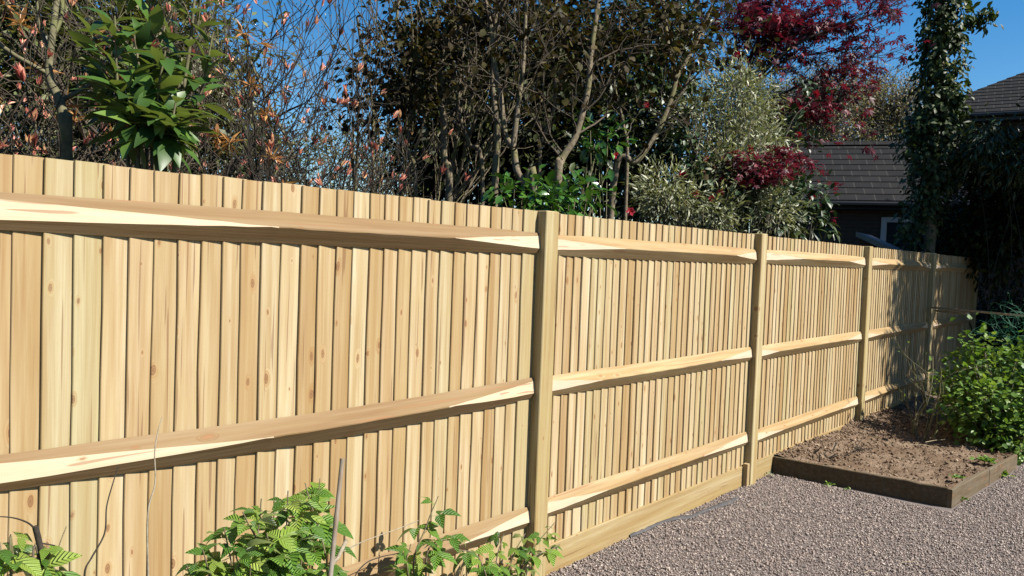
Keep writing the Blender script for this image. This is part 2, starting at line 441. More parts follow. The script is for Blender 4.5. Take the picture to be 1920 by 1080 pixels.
EDGES0 = [-2.395, -2.32, -2.247, -2.171, -2.091, -2.014, -1.938, -1.865, -1.786, -1.71, -1.637, -1.57, -1.494, -1.417, -1.339, -1.262, -1.184, -1.108, -1.028, -0.954, -0.88, -0.806, -0.723, -0.649, -0.567, -0.494, -0.416, -0.339, -0.262, -0.187, -0.11]
def panel(k, edges):
    """one bay of overlapping feather-edge boards: thick edge on the left, thin edge under the next board"""
    b = MB()
    x_end = (k+1)*L_
    NZ = 9
    for i, x in enumerate(edges):
        xn = edges[i+1] if i+1 < len(edges) else x_end
        xr = min(xn + .02, x_end + .03)
        yt = -.0078 + rf.normal(0, .0012)
        z1 = 1.826 + rf.normal(0, .0012)
        z0 = .1465
        w1, w2 = rf.normal(0, .0014, NZ), rf.normal(0, .0012, NZ)
        ww = rf.normal(0, .0018); tw = rf.normal(0, .0015)
        v, f = [], []
        for j in range(NZ):
            z = z0 + (z1-z0)*j/(NZ-1)
            xl = x + w1[j] + ww*(j/(NZ-1)-.5)
            yl = yt + tw*(j/(NZ-1)-.5) + w2[j]*.3
            # section: back-left, front-left (eased), front-mid, front-right, back-right
            v += [(xl, .012, z), (xl, yl+.002, z), (xl+.002, yl, z), (xl+(xr-xl)*.5, yl*.5+.0015+w2[j]*.25, z), (xr, .003, z), (xr, .012, z)]
        for j in range(NZ-1):
            for a in range(6):
                c = (a+1) % 6
                f.append((j*6+a, j*6+c, j*6+6+c, j*6+6+a))
        f.append(tuple((NZ-1)*6+a for a in range(6)))
        f.append(tuple(5-a for a in range(6)))
        b.add(v, f, rf.random())
    return b.build("board_panel", M_board, fence)
for k in range(-1, 4):
    if k == -1: e = EDGES0
    else:
        n = 33
        x0 = k*L_ + PW - .012
        base = np.linspace(0, L_-PW+.012, n+1)[:-1]
        e = [x0 + q + (rf.normal(0, .004) if i else 0) for i, q in enumerate(base)]
    panel(k, e)

def rail(k, z, cl, cr, cu=.022, clo=.034, bow=0.0, tilt=0.0, D=.053, hb=.055):
    """triangular arris rail, its ridge sawn flat towards both ends"""
    x0, x1 = k*L_ + PW - .012, (k+1)*L_ + .012
    n = 30
    xs = np.unique(np.concatenate([np.linspace(x0, x1, n), [x0+cl, x1-cr]]))
    v, f, mi = [], [], []
    pid = rf.random()*.22 if k < 0 else .45 + .5*rf.random()
    wav = rf.normal(0, .0007, len(xs)); wvd = rf.normal(0, .0006, len(xs))
    for i, x in enumerate(xs):
        tl = np.clip((x0+cl-x)/cl, 0, 1); tr = np.clip((x-(x1-cr))/cr, 0, 1)
        t = max(tl, tr)
        zz = z + tilt*((x-x0)/(x1-x0)-.5) + bow*(2*abs((x-x0)/(x1-x0)-.5))**2 + wav[i]
        h = hb*(1 - .12*np.clip((t-.45)/.55, 0, 1))
        du = D + (cu-D)*t; dl = D + (clo-D)*t
        if t <= 0: du = dl = D - .0022 + wvd[i]
        up = (-du, zz + h*(1-du/D)); lo = (-dl, zz - h*(1-dl/D))
        v += [(x, -.0105, zz-h), (x, lo[0], lo[1]), (x, up[0], up[1]), (x, -.0105, zz+h)]
    for i in range(len(xs)-1):
        b = i*4
        for a in range(4):
            c = (a+1) % 4
            f.append((b+a, b+4+a, b+4+c, b+c))
            xm = .5*(xs[i]+xs[i+1])
            mi.append(1 if a == 1 and (xm < x0+cl or xm > x1-cr) else 0)
    f += [(0, 1, 2, 3)[::-1], tuple(len(v)-4+a for a in range(4))]; mi += [0, 0]
    mb = MB(); mb.add(v, f, pid, mi)
    return mb.build("rail", [M_rail, M_cut], fence)
rail(-1, 1.672, .95, .62, .016, .024)
rail(-1, .950, .95, .62, .017, .024, bow=.022, tilt=-.004)
rail(-1, .335, .6, .5, .018, .026)
rail(0, 1.668, .62, .42, .019, .026)
rail(0, .957, .45, .55, .019, .026, bow=.008)
rail(0, .345, .55, .75, .018, .026)
rail(1, 1.672, .8, .55, .018, .024)
rail(1, .957, .35, .5, .020, .027)
rail(1, .330, .5, .6, .018, .026)
rail(2, 1.668, .6, .45, .02, .026); rail(2, .955, .4, .4, .02, .026); rail(2, .335, .5, .5, .02, .026)
rail(3, 1.670, .5, .5, .02, .026); rail(3, .955, .5, .5, .02, .026); rail(3, .335, .5, .5, .02, .026)
for k in range(-1, 4):
    b = MB()
    xg = k*L_
    b.box((xg+PW+.001, -.0155, -.05), (xg+L_-.001, .0095, .146), rf.random(), 0, .0015)
    b.build("gravel_board", M_gboard, fence)
    b = MB()
    b.box((xg+L_-.048, -.052, -.02), (xg+L_-.010, -.016, .168), rf.random(), 0, .002)
    b.build("cleat", M_board, fence)

# ------------------------------------------------------------------ bed edging
bed = empty("bed_edging", (BX0, BY, 0), "dark weathered timber boards edging the raised soil bed by the gravel", "edging")
def slab(p0, p1, th, z0, z1, name, m, parent, nseg=14, seed=0, mi_side=None):
    """upright board between two ground points, slightly uneven on top"""
    p0, p1 = V(*p0), V(*p1)
    d = (p1-p0)/np.linalg.norm(p1-p0); nn = V(-d[1], d[0])
    r = np.random.default_rng(seed)
    v, f = [], []
    for i in range(nseg+1):
        q = p0 + (p1-p0)*i/nseg
        e = r.normal(0, .0018); o = r.normal(0, .0015)
        for s, zz in ((-1, z0), (-1, z1-.004+e), (-.8, z1+e), (.8, z1+e), (1, z1-.004+e), (1, z0)):
            x = q + nn*(s*th/2 + o)
            v.append((x[0], x[1], zz))
    for i in range(nseg):
        for a in range(6):
            c = (a+1) % 6
            f.append((i*6+a, i*6+6+a, i*6+6+c, i*6+c))
    f += [tuple(range(5, -1, -1))[::-1], tuple(nseg*6+a for a in range(6))[::-1]]
    mb = MB(); mb.add(v, f, r.random())
    return mb.build(name, m, parent)
slab((3.0, -.02), (3.085, -1.215), .03, -.05, .128, "edging_board", M_old, bed, seed=1)
slab((3.068, -1.231), (3.95, -1.30), .03, -.05, .122, "edging_board", M_olds, bed, seed=2)
slab((3.952, -1.302), (4.72, -1.375), .028, -.05, .116, "edging_board", M_olds, bed, seed=3)

# ------------------------------------------------------------------ vegetation toolkit
def norm(a): return a/np.maximum(np.linalg.norm(a, axis=-1, keepdims=True), 1e-9)

def leaf_t(width=.4, nseg=4, fold=.25, curl=.25, shape=1.0, serr=0.0):
    """leaf template of unit length: x across, y along, z up. two rows of faces folded on the midrib"""
    v, f, lu, lv = [], [], [], []
    for i in range(nseg+1):
        t = i/nseg
        wd = width*.5*(math.sin(math.pi*min(1, max(0, t))**shape) if 0 < i < nseg else .03)
        if serr and 0 < i < nseg: wd *= 1 + serr*(1 if i % 2 else -1)
        z = -curl*t*t
        y = t*(1-.12*curl)
        v += [(-wd, y, z+fold*wd), (0, y, z), (wd, y, z+fold*wd)]
        lu += [-wd/width*2, 0, wd/width*2]; lv += [t, t, t]
    for i in range(nseg):
        b = i*3
        f += [(b, b+1, b+4, b+3), (b+1, b+2, b+5, b+4)]
    return np.array(v), np.array(f), np.array(lu), np.array(lv)

def quad_t(width=.4, fold=.2):
    """four-corner leaf, a lozenge bent along the midrib"""
    v = [(0, 0, 0), (width*.5, .45, fold*width*.5), (0, 1, -.08), (-width*.5, .45, fold*width*.5)]
    return np.array(v), np.array([(0, 1, 2, 3)]), np.zeros(4), np.array([0, .5, 1, .5])

def palm_t():
    """maple leaf of five pointed lobes"""
    v, f = [], []
    for a, l in ((-95, .5), (-48, .8), (0, 1.0), (48, .8), (95, .5)):
        a = math.radians(a); b = len(v)
        dx, dy = math.sin(a), math.cos(a); nx, ny = dy, -dx
        w_ = .13*l + .03
        v += [(0, 0, 0), (dx*l*.5+nx*w_, dy*l*.5+ny*w_, .0), (dx*l, dy*l, -.18*l), (dx*l*.5-nx*w_, dy*l*.5-ny*w_, .0)]
        f.append((b, b+1, b+2, b+3))
    n = len(v)
    return np.array(v), np.array(f), np.zeros(n), np.ones(n)*.5

def lobed_t():
    """currant leaf: three blunt lobes, slightly cupped"""
    v = [(0, 0, 0), (.30, .12, .05), (.50, .45, .02), (.30, .62, .06), (.24, .95, -.06), (0, 1.05, -.04), (-.24, .95, -.06), (-.30, .62, .06), (-.50, .45, .02), (-.30, .12, .05), (0, .5, -.02)]
    f = [(10, 0, 1, 2), (10, 2, 3, 4), (10, 4, 5, 6), (10, 6, 7, 8), (10, 8, 9, 0)]
    return np.array(v), np.array(f), np.zeros(11), np.ones(11)*.5

def trifol_t(nseg=6):
    """compound raspberry leaf: three toothed leaflets on a short stalk"""
    V0, F0, U0, L0 = leaf_t(.62, nseg, .34, .42, .8, .06)
    vs, fs, us, ls = [], [], [], []
    for a, s, off in ((0, .62, .38), (78, .52, .30), (-78, .52, .30)):
        a = math.radians(a)
        R = np.array([(math.cos(a), math.sin(a), 0), (-math.sin(a), math.cos(a), 0), (0, 0, 1)])
        q = (V0*s) @ R.T + V(0, off, -.02)
        fs.append(F0 + sum(len(x) for x in vs)); vs.append(q); us.append(U0); ls.append(L0)
    st = np.array([(-.008, 0, 0), (.008, 0, 0), (.008, .4, -.02), (-.008, .4, -.02)])
    fs.append(np.array([(0, 1, 2, 3)]) + sum(len(x) for x in vs)); vs.append(st); us.append(np.zeros(4)); ls.append(np.zeros(4))
    return np.concatenate(vs), np.concatenate(fs), np.concatenate(us), np.concatenate(ls)

def scatter(name, m, T, P, A, Nn, sc, parent, seed=0, rnd=None, smooth=False, kind=None):
    """one mesh of leaves: template T at points P, axis A, upper side towards Nn"""
    tv, tf, tu, tl = T
    P, A, Nn = np.asarray(P), norm(np.asarray(A)), np.asarray(Nn)
    n = len(P); k = len(tv)
    X = norm(np.cross(A, Nn)); Z = np.cross(X, A)
    sc = np.broadcast_to(np.asarray(sc, float), (n,))
    v = (tv[None, :, 0, None]*X[:, None] + tv[None, :, 1, None]*A[:, None] + tv[None, :, 2, None]*Z[:, None])*sc[:, None, None] + P[:, None]
    f = (tf[None] + k*np.arange(n)[:, None, None]).reshape(-1, tf.shape[1])
    if rnd is None: rnd = np.random.default_rng(seed+99).random(n)
    return mk(name, v.reshape(-1, 3), f, m, parent, kind, smooth, None,
              {'rnd': np.repeat(rnd, k), 'lu': np.tile(tu, n), 'lv': np.tile(tl, n)})

class Tubes:
    def __init__(s): s.v, s.f, s.n = [], [], 0
    def add(s, pts, rad, sides=5):
        pts = np.asarray(pts, float); n = len(pts)
        rad = np.broadcast_to(np.asarray(rad, float), (n,))
        d = np.gradient(pts, axis=0); d = norm(d)
        ref = V(0, 0, 1) if abs(d[:, 2]).mean() < .8 else V(1, 0, .2)
        X = norm(np.cross(d, ref)); Y = np.cross(d, X)
        a = np.arange(sides)*2*math.pi/sides
        ring = np.cos(a)[None, :, None]*X[:, None] + np.sin(a)[None, :, None]*Y[:, None]
        v = pts[:, None] + ring*rad[:, None, None]
        i = np.arange(n*sides).reshape(n, sides)
        j = np.roll(i, -1, axis=1)
        f = np.stack([i[:-1], j[:-1], j[1:], i[1:]], -1).reshape(-1, 4)
        s.v.append(v.reshape(-1, 3)); s.f.append(f + s.n); s.n += n*sides
    def build(s, name, m, parent):
        return mk(name, np.concatenate(s.v), np.concatenate(s.f), m, parent, None, True)

def spline(pts, n=12):
    """smooth curve through points (Catmull-Rom)"""
    p = np.asarray(pts, float)
    p = np.vstack([2*p[0]-p[1], p, 2*p[-1]-p[-2]])
    out = []
    for i in range(1, len(p)-2):
        for t in np.linspace(0, 1, n, endpoint=False):
            out.append(.5*((2*p[i]) + (-p[i-1]+p[i+1])*t + (2*p[i-1]-5*p[i]+4*p[i+1]-p[i+2])*t*t + (-p[i-1]+3*p[i]-3*p[i+1]+p[i+2])*t**3))
    out.append(p[-2])
    return np.array(out)

def grow(rng, tb, p, d, L, r, lvl, cfg, tips):
    """a wandering twig with side twigs; cfg: kids, ang, lr, wob, up, minr"""
    n = max(4, int(L/cfg.get('seg', .07)))
    n = min(n, 14)
    sd = 1.0 if p[1] > 0 else -1.0
    gap = .10 if sd > 0 else .08
    pts = [p]; q = p.copy(); dd = d.copy()
    dirs = [d]
    for i in range(n):
        dd = norm(dd + rng.normal(0, cfg['wob'], 3) + V(0, 0, cfg['up']))
        q = q + dd*L/n
        if q[1]*sd < gap:
            q[1] = gap*sd; dd[1] = abs(dd[1])*sd
        pts.append(q.copy()); dirs.append(dd.copy())
    last = lvl >= len(cfg['kids'])
    r1 = max(cfg['minr'], r*(.35 if last else .5))
    tb.add(pts, np.linspace(r, r1, n+1), 6 if r > .012 else (4 if r > .004 else 3))
    tips.append((q, dd, lvl))
    if last: return
    k = cfg['kids'][lvl]
    for c in range(k):
        t = rng.uniform(.3 if lvl else cfg.get('t0', .3), 1.0)
        i = min(n, int(t*n))
        perp = norm(np.cross(dirs[i], rng.normal(0, 1, 3)))
        a = math.radians(rng.normal(cfg['ang'], 10))
        nd_ = norm(dirs[i]*math.cos(a) + perp*math.sin(a) + cfg.get('bias', V(0, 0, 0)))
        grow(rng, tb, pts[i], nd_, L*cfg['lr']*rng.uniform(.7, 1.25), max(cfg['minr'], (r+(r1-r)*t)*.62), lvl+1, cfg, tips)

def clumps(rng, c, rad, nc, cr, n, shell=.5, flat=1.0):
    """n leaf points in nc clumps filling an ellipsoid; returns points, outward directions, clump centres"""
    c, rad = np.asarray(c, float), np.asarray(rad, float)
    u = norm(rng.normal(0, 1, (nc, 3)))
    rr = shell + (1-shell)*rng.random((nc, 1))**.6
    cc = c + u*rr*rad*(.75+.35*rng.random((nc, 1)))
    k = rng.integers(0, nc, n)
    off = rng.normal(0, 1, (n, 3))*V(1, 1, flat)*cr*(.5+rng.random((nc, 1)))[k]
    P = cc[k] + off
    return P, norm(off*.9/cr + u[k]*.6), cc

def stems_to(rng, tb, base, targets, r0, sag=.15, sides=5):
    for t in targets:
        mid = base*.5 + t*.5 + rng.normal(0, sag, 3)*np.linalg.norm(t-base)*.35
        pts = spline([base + rng.normal(0, .03, 3)*V(1, 1, 0), mid, t], 7)
        tb.add(pts, np.linspace(r0*rng.uniform(.6, 1), .003, len(pts)), sides)

def bush(name, label, cat, base, blobs, T, m, size, n, nc, cr, stem_m, seed, group=None, droop=.2, r0=.02, upn=.8, shell=.45, foliage='foliage', stem='stem', nst=None, flat=1.0, trunk_pts=None):
    """plant with curved stems to its leaf clumps. blobs: [(centre, radii, weight)]"""
    rng = np.random.default_rng(seed)
    base = np.asarray(base, float)
    e = empty(name, base, label, cat, group)
    tb = Tubes(); PP, AA = [], []
    W = sum(q[2] for q in blobs)
    for c, rad, wt in blobs:
        P, O, cc = clumps(rng, c, rad, max(3, int(nc*wt/W)), cr, int(n*wt/W), shell, flat)
        P[:, 2] = np.maximum(P[:, 2], .04)
        PP.append(P); AA.append(O)
        s = cc[:(45 if nst is None else nst)]
        root = base if trunk_pts is None else np.asarray(trunk_pts[-1], float)
        stems_to(rng, tb, root, s, r0)
    if trunk_pts is not None:
        tp = spline(trunk_pts, 8); tb.add(tp, np.linspace(r0*2.2, r0*1.1, len(tp)), 8)
    P, O = np.concatenate(PP), np.concatenate(AA)
    A = norm(O + rng.normal(0, .45, P.shape) + V(0, 0, -droop))
    N = norm(V(0, 0, 1)*upn + O*.35 + rng.normal(0, .35, P.shape) + SD*0.15)
    tb.build(stem, stem_m, e)
    scatter(foliage, m, T, P, A, N, size*(.6+.7*rng.random(len(P))), e, seed)
    return e

def G(p): return V(p[0], p[1], 0)

# ------------------------------------------------------------------ leaves
LM_laurel = leafm("laurel_leaf", [(0, (.022, .05, .009)), (.6, (.045, .10, .016)), (.9, (.08, .15, .024)), (1, (.15, .22, .05))], back=(.15, .20, .06), rough=.42, trans=.2, spec=.3, k=1.15)
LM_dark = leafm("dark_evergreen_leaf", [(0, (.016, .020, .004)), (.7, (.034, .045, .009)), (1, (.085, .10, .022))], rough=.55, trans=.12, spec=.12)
LM_holly = leafm("deep_green_leaf", [(0, (.016, .028, .007)), (.7, (.04, .066, .016)), (1, (.09, .12, .035))], rough=.42, trans=.15, spec=.35, k=.8)
LM_bronze = leafm("bronze_leaf", [(0, (.035, .024, .010)), (.45, (.075, .052, .020)), (.75, (.095, .095, .028)), (.94, (.16, .12, .05)), (1, (.34, .27, .16))], rough=.6, trans=.2, spec=.08, k=.55)
LM_euon = leafm("bright_glossy_leaf", [(0, (.04, .12, .018)), (.6, (.08, .22, .03)), (1, (.16, .34, .06))], rough=.22, trans=.15, spec=.65)
LM_sage = leafm("silver_sage_leaf", [(0, (.10, .12, .055)), (.5, (.20, .22, .11)), (.85, (.30, .31, .18)), (1, (.45, .45, .30))], rough=.5, trans=.2, k=1.0)
LM_maple = leafm("dark_red_maple_leaf", [(0, (.045, .007, .014)), (.6, (.095, .013, .026)), (.9, (.16, .022, .04)), (1, (.28, .05, .07))], rough=.5, trans=.2, spec=.2, tcol=(.30, .02, .04), k=.95)
LM_camel = leafm("camellia_leaf", [(0, (.014, .035, .012)), (.7, (.03, .07, .022)), (1, (.07, .12, .045))], rough=.45, trans=.1, spec=.3, k=.75)
LM_rhodo = leafm("rhododendron_leaf", [(0, (.03, .055, .016)), (.7, (.06, .10, .03)), (1, (.13, .18, .05))], back=(.10, .13, .05), rough=.42, trans=.1, spec=.3)
LM_ivy = leafm("ivy_leaf", [(0, (.018, .030, .009)), (.6, (.036, .058, .015)), (.92, (.07, .098, .03)), (1, (.15, .17, .07))], rough=.5, trans=.18, spec=.2, k=1.05)
LM_scrub = leafm("scrub_leaf", [(0, (.05, .045, .02)), (.5, (.09, .10, .03)), (.8, (.13, .16, .045)), (1, (.22, .20, .10))], rough=.55, trans=.25, k=.95)
LM_fresh = leafm("fresh_green_leaf", [(0, (.05, .11, .02)), (.6, (.11, .20, .028)), (1, (.21, .30, .06))], rough=.5, spec=.3, trans=.3, k=1.15)
LM_tiny = leafm("tiny_new_leaf", [(0, (.09, .14, .03)), (1, (.17, .24, .06))], rough=.5, trans=.3)
LM_rasp = leafm("raspberry_leaf", [(0, (.05, .12, .014)), (.5, (.085, .18, .02)), (.85, (.15, .24, .03)), (1, (.24, .30, .06))], back=(.30, .36, .24), rough=.45, trans=.25, vein=True, k=1.45)
LM_birch = leafm("birch_haze_leaf", [(0, (.11, .085, .05)), (.6, (.17, .14, .075)), (1, (.20, .20, .09))], rough=.6, trans=.3, k=1.2)
M_pink = leafm("pink_bud", [(0, (.22, .05, .035)), (.35, (.46, .15, .11)), (.65, (.56, .27, .16)), (.85, (.50, .29, .13)), (1, (.66, .44, .30))], rough=.45, trans=.2, tcol=(.6, .15, .12), k=1.25)
M_orange = leafm("orange_new_leaf", [(0, (.36, .15, .05)), (1, (.55, .30, .10))], rough=.45, trans=.25, tcol=(.6, .3, .08), k=.9)
M_red = leafm("red_petal", [(0, (.42, .012, .022)), (1, (.62, .03, .05))], rough=.45, trans=.2, tcol=(.6, .02, .03), k=.8)

T_oval = leaf_t(.42, 3, .25, .2)
T_oval2 = leaf_t(.55, 3, .25, .2)
T_long = leaf_t(.32, 5, .22, .35, .85)
T_laurel = leaf_t(.37, 6, .18, .40, .95)
T_quad = quad_t(.5)
T_narrow = quad_t(.20, .3)
T_round = leaf_t(.75, 3, .15, .15)
T_palm = palm_t()
T_lob = lobed_t()
T_bud = leaf_t(.26, 3, .9, .1)

# ---- far left: bare shrub with pink buds
def bud_shrub(label, base, starts, cfg, seed, bark, nbud, size, group=None, n_or=6, cat="shrub", spots=()):
    rng = np.random.default_rng(seed)
    e = empty("budding_shrub", base, label, cat, group)
    tb = Tubes(); tips = []
    for (p, d, L, r) in starts: grow(rng, tb, V(*p), norm(V(*d)), L, r, 0, cfg, tips)
    tb.build("stem", bark, e)
    tip = [t for t in tips if t[2] >= len(cfg['kids'])-1]
    rng.shuffle(tip)
    P, A, N, K = [], [], [], []
    for q, d, _ in tip[:nbud]:
        for c in range(rng.integers(2, 7)):
            a = norm(d + rng.normal(0, .30, 3) + V(0, 0, .7))
            for h in range(2):
                P.append(q - d*.01); A.append(a + rng.normal(0, .06, 3)); N.append(rng.normal(0, 1, 3)); K.append(size*rng.uniform(.6, 1.3))
    scatter("bud", M_pink, T_bud, P, A, N, K, e, seed)
    tufts = [(q, d) for q, d, _ in tip[nbud:nbud+n_or]] + [(at(*q), V(0, 0, .4)) for q in spots]
    for k, (q, d) in enumerate(tufts):
        m_ = 16 if k >= n_or else 9
        A = norm(d*.5 + rng.normal(0, .75, (m_, 3)) + V(0, 0, -.1))
        scatter("young_leaf", M_orange, T_narrow, np.repeat(q[None], m_, 0), A, V(0, 0, 1)+rng.normal(0, .4, (m_, 3)), size*rng.uniform(1.1, 2.0, m_), e, seed+k)
    if spots:
        for q in spots:
            tb = Tubes(); q = at(*q); src = min((t[0] for t in tips), key=lambda z: np.linalg.norm(z-q) if z[2] < q[2]+.05 else 9)
            c = spline([src, (src+q)/2 + V(0, 0, -.04), q], 5); tb.add(c, np.linspace(.003, .002, len(c)), 4)
            tb.build("shoot", B_olive, e)
    return e
cfgA = dict(kids=(6, 5, 3), ang=42, lr=.56, wob=.17, up=.05, minr=.0022, seg=.06, t0=.35)
b0 = G(at(80, 300, 4.4))
st = []
r = np.random.default_rng(21)
for i in range(9):
    a = r.uniform(0, 6.28)
    st.append((b0 + V(.18*math.cos(a), .18*math.sin(a), 0), (.5*math.cos(a), abs(.5*math.sin(a)), 1.15), 2.5*r.uniform(.8, 1.1), r.uniform(.016, .032)))
bud_shrub("bare shrub of thick dark branches with pink buds at the far left behind the fence", b0, st, cfgA, 31, B_twig, 460, .052, "bare pink-budded shrubs", 12, spots=((38, 45, 3.5), (118, 200, 3.6), (140, 226, 3.6), (12, 10, 3.5), (78, 130, 3.6)))
b0 = G(at(455, 320, 4.3))
st = []
for i in range(13):
    a = r.uniform(0, 6.28); s = r.uniform(.35, .8)
    st.append((b0 + V(.15*math.cos(a), .15*math.sin(a), 0), (s*math.cos(a)*.8-.12, s*math.sin(a)*.8, 1.0), 2.15*r.uniform(.75, 1.12), r.uniform(.010, .020)))
cfgB = dict(kids=(6, 5, 4), ang=33, lr=.50, wob=.13, up=.06, minr=.002, seg=.07, t0=.3)
bud_shrub("bare fine-twigged shrub with pink buds between the laurel and the bronze-leaved tree", b0, st, cfgB, 33, B_dark, 330, .042, "bare pink-budded shrubs", 12, spots=((455, 62, 3.9), (430, 268, 3.4), (408, 258, 3.4), (510, 298, 3.5), (470, 160, 3.9), (500, 215, 4.0)))
# mossy old trunk among them
e = empty("mossy_tree", G(at(122, 290, 3.5)), "small mossy olive-barked tree standing behind the fence left of the laurel", "tree")
rng = np.random.default_rng(5)
tb = Tubes(); tips = []
tr = [G(at(128, 330, 3.5)), at(124, 290, 3.5), at(121, 235, 3.5), at(112, 190, 3.52), at(92, 140, 3.56), at(98, 70, 3.6), at(110, -30, 3.7)]
tp = spline(tr, 6); tb.add(tp, np.linspace(.03, .012, len(tp)), 8)
for (i, d) in ((18, (1, .2, .6)), (24, (-1, .3, .5)), (30, (.5, .6, .8)), (34, (-.7, -.3, .8)), (27, (.2, 1, .5))):
    grow(rng, tb, tp[i], norm(V(*d)), .8, .011, 0, dict(kids=(4, 4), ang=45, lr=.55, wob=.18, up=.05, minr=.002), tips)
tb.build("trunk", B_olive, e)
P = np.array([q for q, d, l in tips]); A = np.array([d for q, d, l in tips])
scatter("crown", LM_tiny, T_quad, np.repeat(P, 3, 0) + rng.normal(0, .03, (len(P)*3, 3)), rng.normal(0, 1, (len(P)*3, 3)), rng.normal(0, .4, (len(P)*3, 3)) + V(0, 0, 1), .02, e, 3)

# ---- laurel
rng = np.random.default_rng(8)
b0 = G(at(300, 330, 3.15))
e = empty("laurel", b0, "glossy dark green laurel with long leaves rising behind the first bay", "shrub")
tb = Tubes(); P, A, N, K = [], [], [], []
def laurel_stem(pts, r, n0, n1, leaves, ln=.145):
    c = spline(pts, 8); tb.add(c, np.linspace(r, r*.4, len(c)), 6)
    m_ = len(c)
    for k in range(leaves):
        t = n0 + (n1-n0)*k/max(1, leaves-1)
        i = min(m_-2, int(t*(m_-1)))
        d = norm(c[i+1]-c[i])
        az = k*2.4 + rng.normal(0, .4)
        side = norm(V(math.cos(az), math.sin(az), 0))
        a = norm(side*.7 + d*rng.uniform(-.2, .8) + V(0, 0, rng.uniform(-.55, .55)))
        base = c[i] + a*.02
        P.append(base); A.append(a); N.append(norm(V(0, 0, 1) + side*.35 + rng.normal(0, .25, 3) + SD*.25)); K.append(ln*rng.uniform(.75, 1.25))
D = 3.2
laurel_stem([b0, at(330, 250, D), at(345, 160, D), at(358, 70, D), at(368, -40, D)], .011, .48, 1.0, 17, .135)
for (x, y, x1, y1, d, k) in ((240, 300, 215, 30, 3.1, 22), (275, 300, 250, 55, 3.2, 24), (290, 300, 285, 25, 3.3, 22), (310, 310, 310, 95, 3.05, 22), (255, 310, 190, 110, 3.15, 20), (300, 330, 330, 190, 3.0, 16), (260, 320, 235, 170, 3.0, 18), (285, 300, 280, -60, 3.35, 22), (270, 330, 170, 60, 3.3, 18), (300, 320, 300, 200, 3.02, 16), (310, 330, 400, 60, 3.3, 14)):
    laurel_stem([b0 + rng.normal(0, .04, 3)*V(1, 1, 0), at(x, y, d), at((x+x1)/2+rng.normal(0, 6), (y+y1)/2, d), at(x1, y1, d)], .009,   .38, 1.0, k+14)
tb.build("stem", B_olive, e)
scatter("foliage", LM_laurel, T_laurel, P, A, N, K, e, 4, smooth=True)

# ---- scrub behind the left shrubs
bush("overgrown_hedge", "tangled brown and olive hedge behind the pink-budded shrubs at the left", "hedge", G(at(180, 300, 6.4)),
     [(at(60, 220, 6.6), (1.2, 1.0, .95), 1), (at(270, 210, 6.8), (1.1, 1.0, .95), 1), (at(150, 40, 6.9), (1.4, .9, .7), 1), (at(400, 310, 7), (1.0, .8, .5), .6), (at(30, 110, 6.8), (.8, .8, .7), .8), (at(340, 100, 7.0), (.75, .7, .65), .7)],
     T_quad, LM_scrub, .075, 34000, 360, .16, B_olive, 41, r0=.014, shell=.15, nst=60)
# ---- low hedge far off in the gap
bush("distant_hedge", "low brown-green hedge seen far off through the bare twigs", "hedge", G(at(560, 330, 13)),
     [(at(430, 330, 13), (1.6, 1.2, .75), 1), (at(560, 322, 13.5), (1.6, 1.2, .8), 1), (at(690, 325, 14), (1.5, 1.2, .85), 1)],
     T_quad, LM_scrub, .07, 9000, 120, .2, B_dark, 43, r0=.02, shell=.2)
# ---- slender sapling with tiny leaves
def sapling(label, px, d, h, seed, n0, bark, lm, lsize, group, nl=2, spread=.35):
    rng = np.random.default_rng(seed)
    b0 = G(at(px, 300, d))
    e = empty("sapling", b0, label, "tree", group)
    tb = Tubes(); tips = []
    for i in range(n0):
        a = rng.uniform(0, 6.28)
        grow(rng, tb, b0 + V(.12*math.cos(a), .12*math.sin(a), 0), norm(V(spread*math.cos(a), spread*math.sin(a), 1)), h*rng.uniform(.8, 1.1), rng.uniform(.012, .022), 0,
             dict(kids=(8, 5), ang=38, lr=.42, wob=.07, up=.05, minr=.002, seg=.1, t0=.25), tips)
    tb.build("trunk", bark, e)
    P = np.repeat(np.array([t[0] for t in tips]), nl, 0)
    P = P + rng.normal(0, .05, P.shape)
    scatter("crown", lm, T_quad, P, rng.normal(0, 1, P.shape), rng.normal(0, .5, P.shape)+V(0, 0, 1), lsize, e, seed)
sapling("slender many-stemmed tree with tiny fresh leaves against the blue sky gap", 655, 6.6, 3.4, 51, 7, B_grey, LM_tiny, .022, "thin saplings", 3, .25)
sapling("thin grey sapling half hidden by the dark leaves of the bronze tree", 735, 6.2, 3.4, 52, 6, B_grey, LM_tiny, .022, "thin saplings", 3, .22)

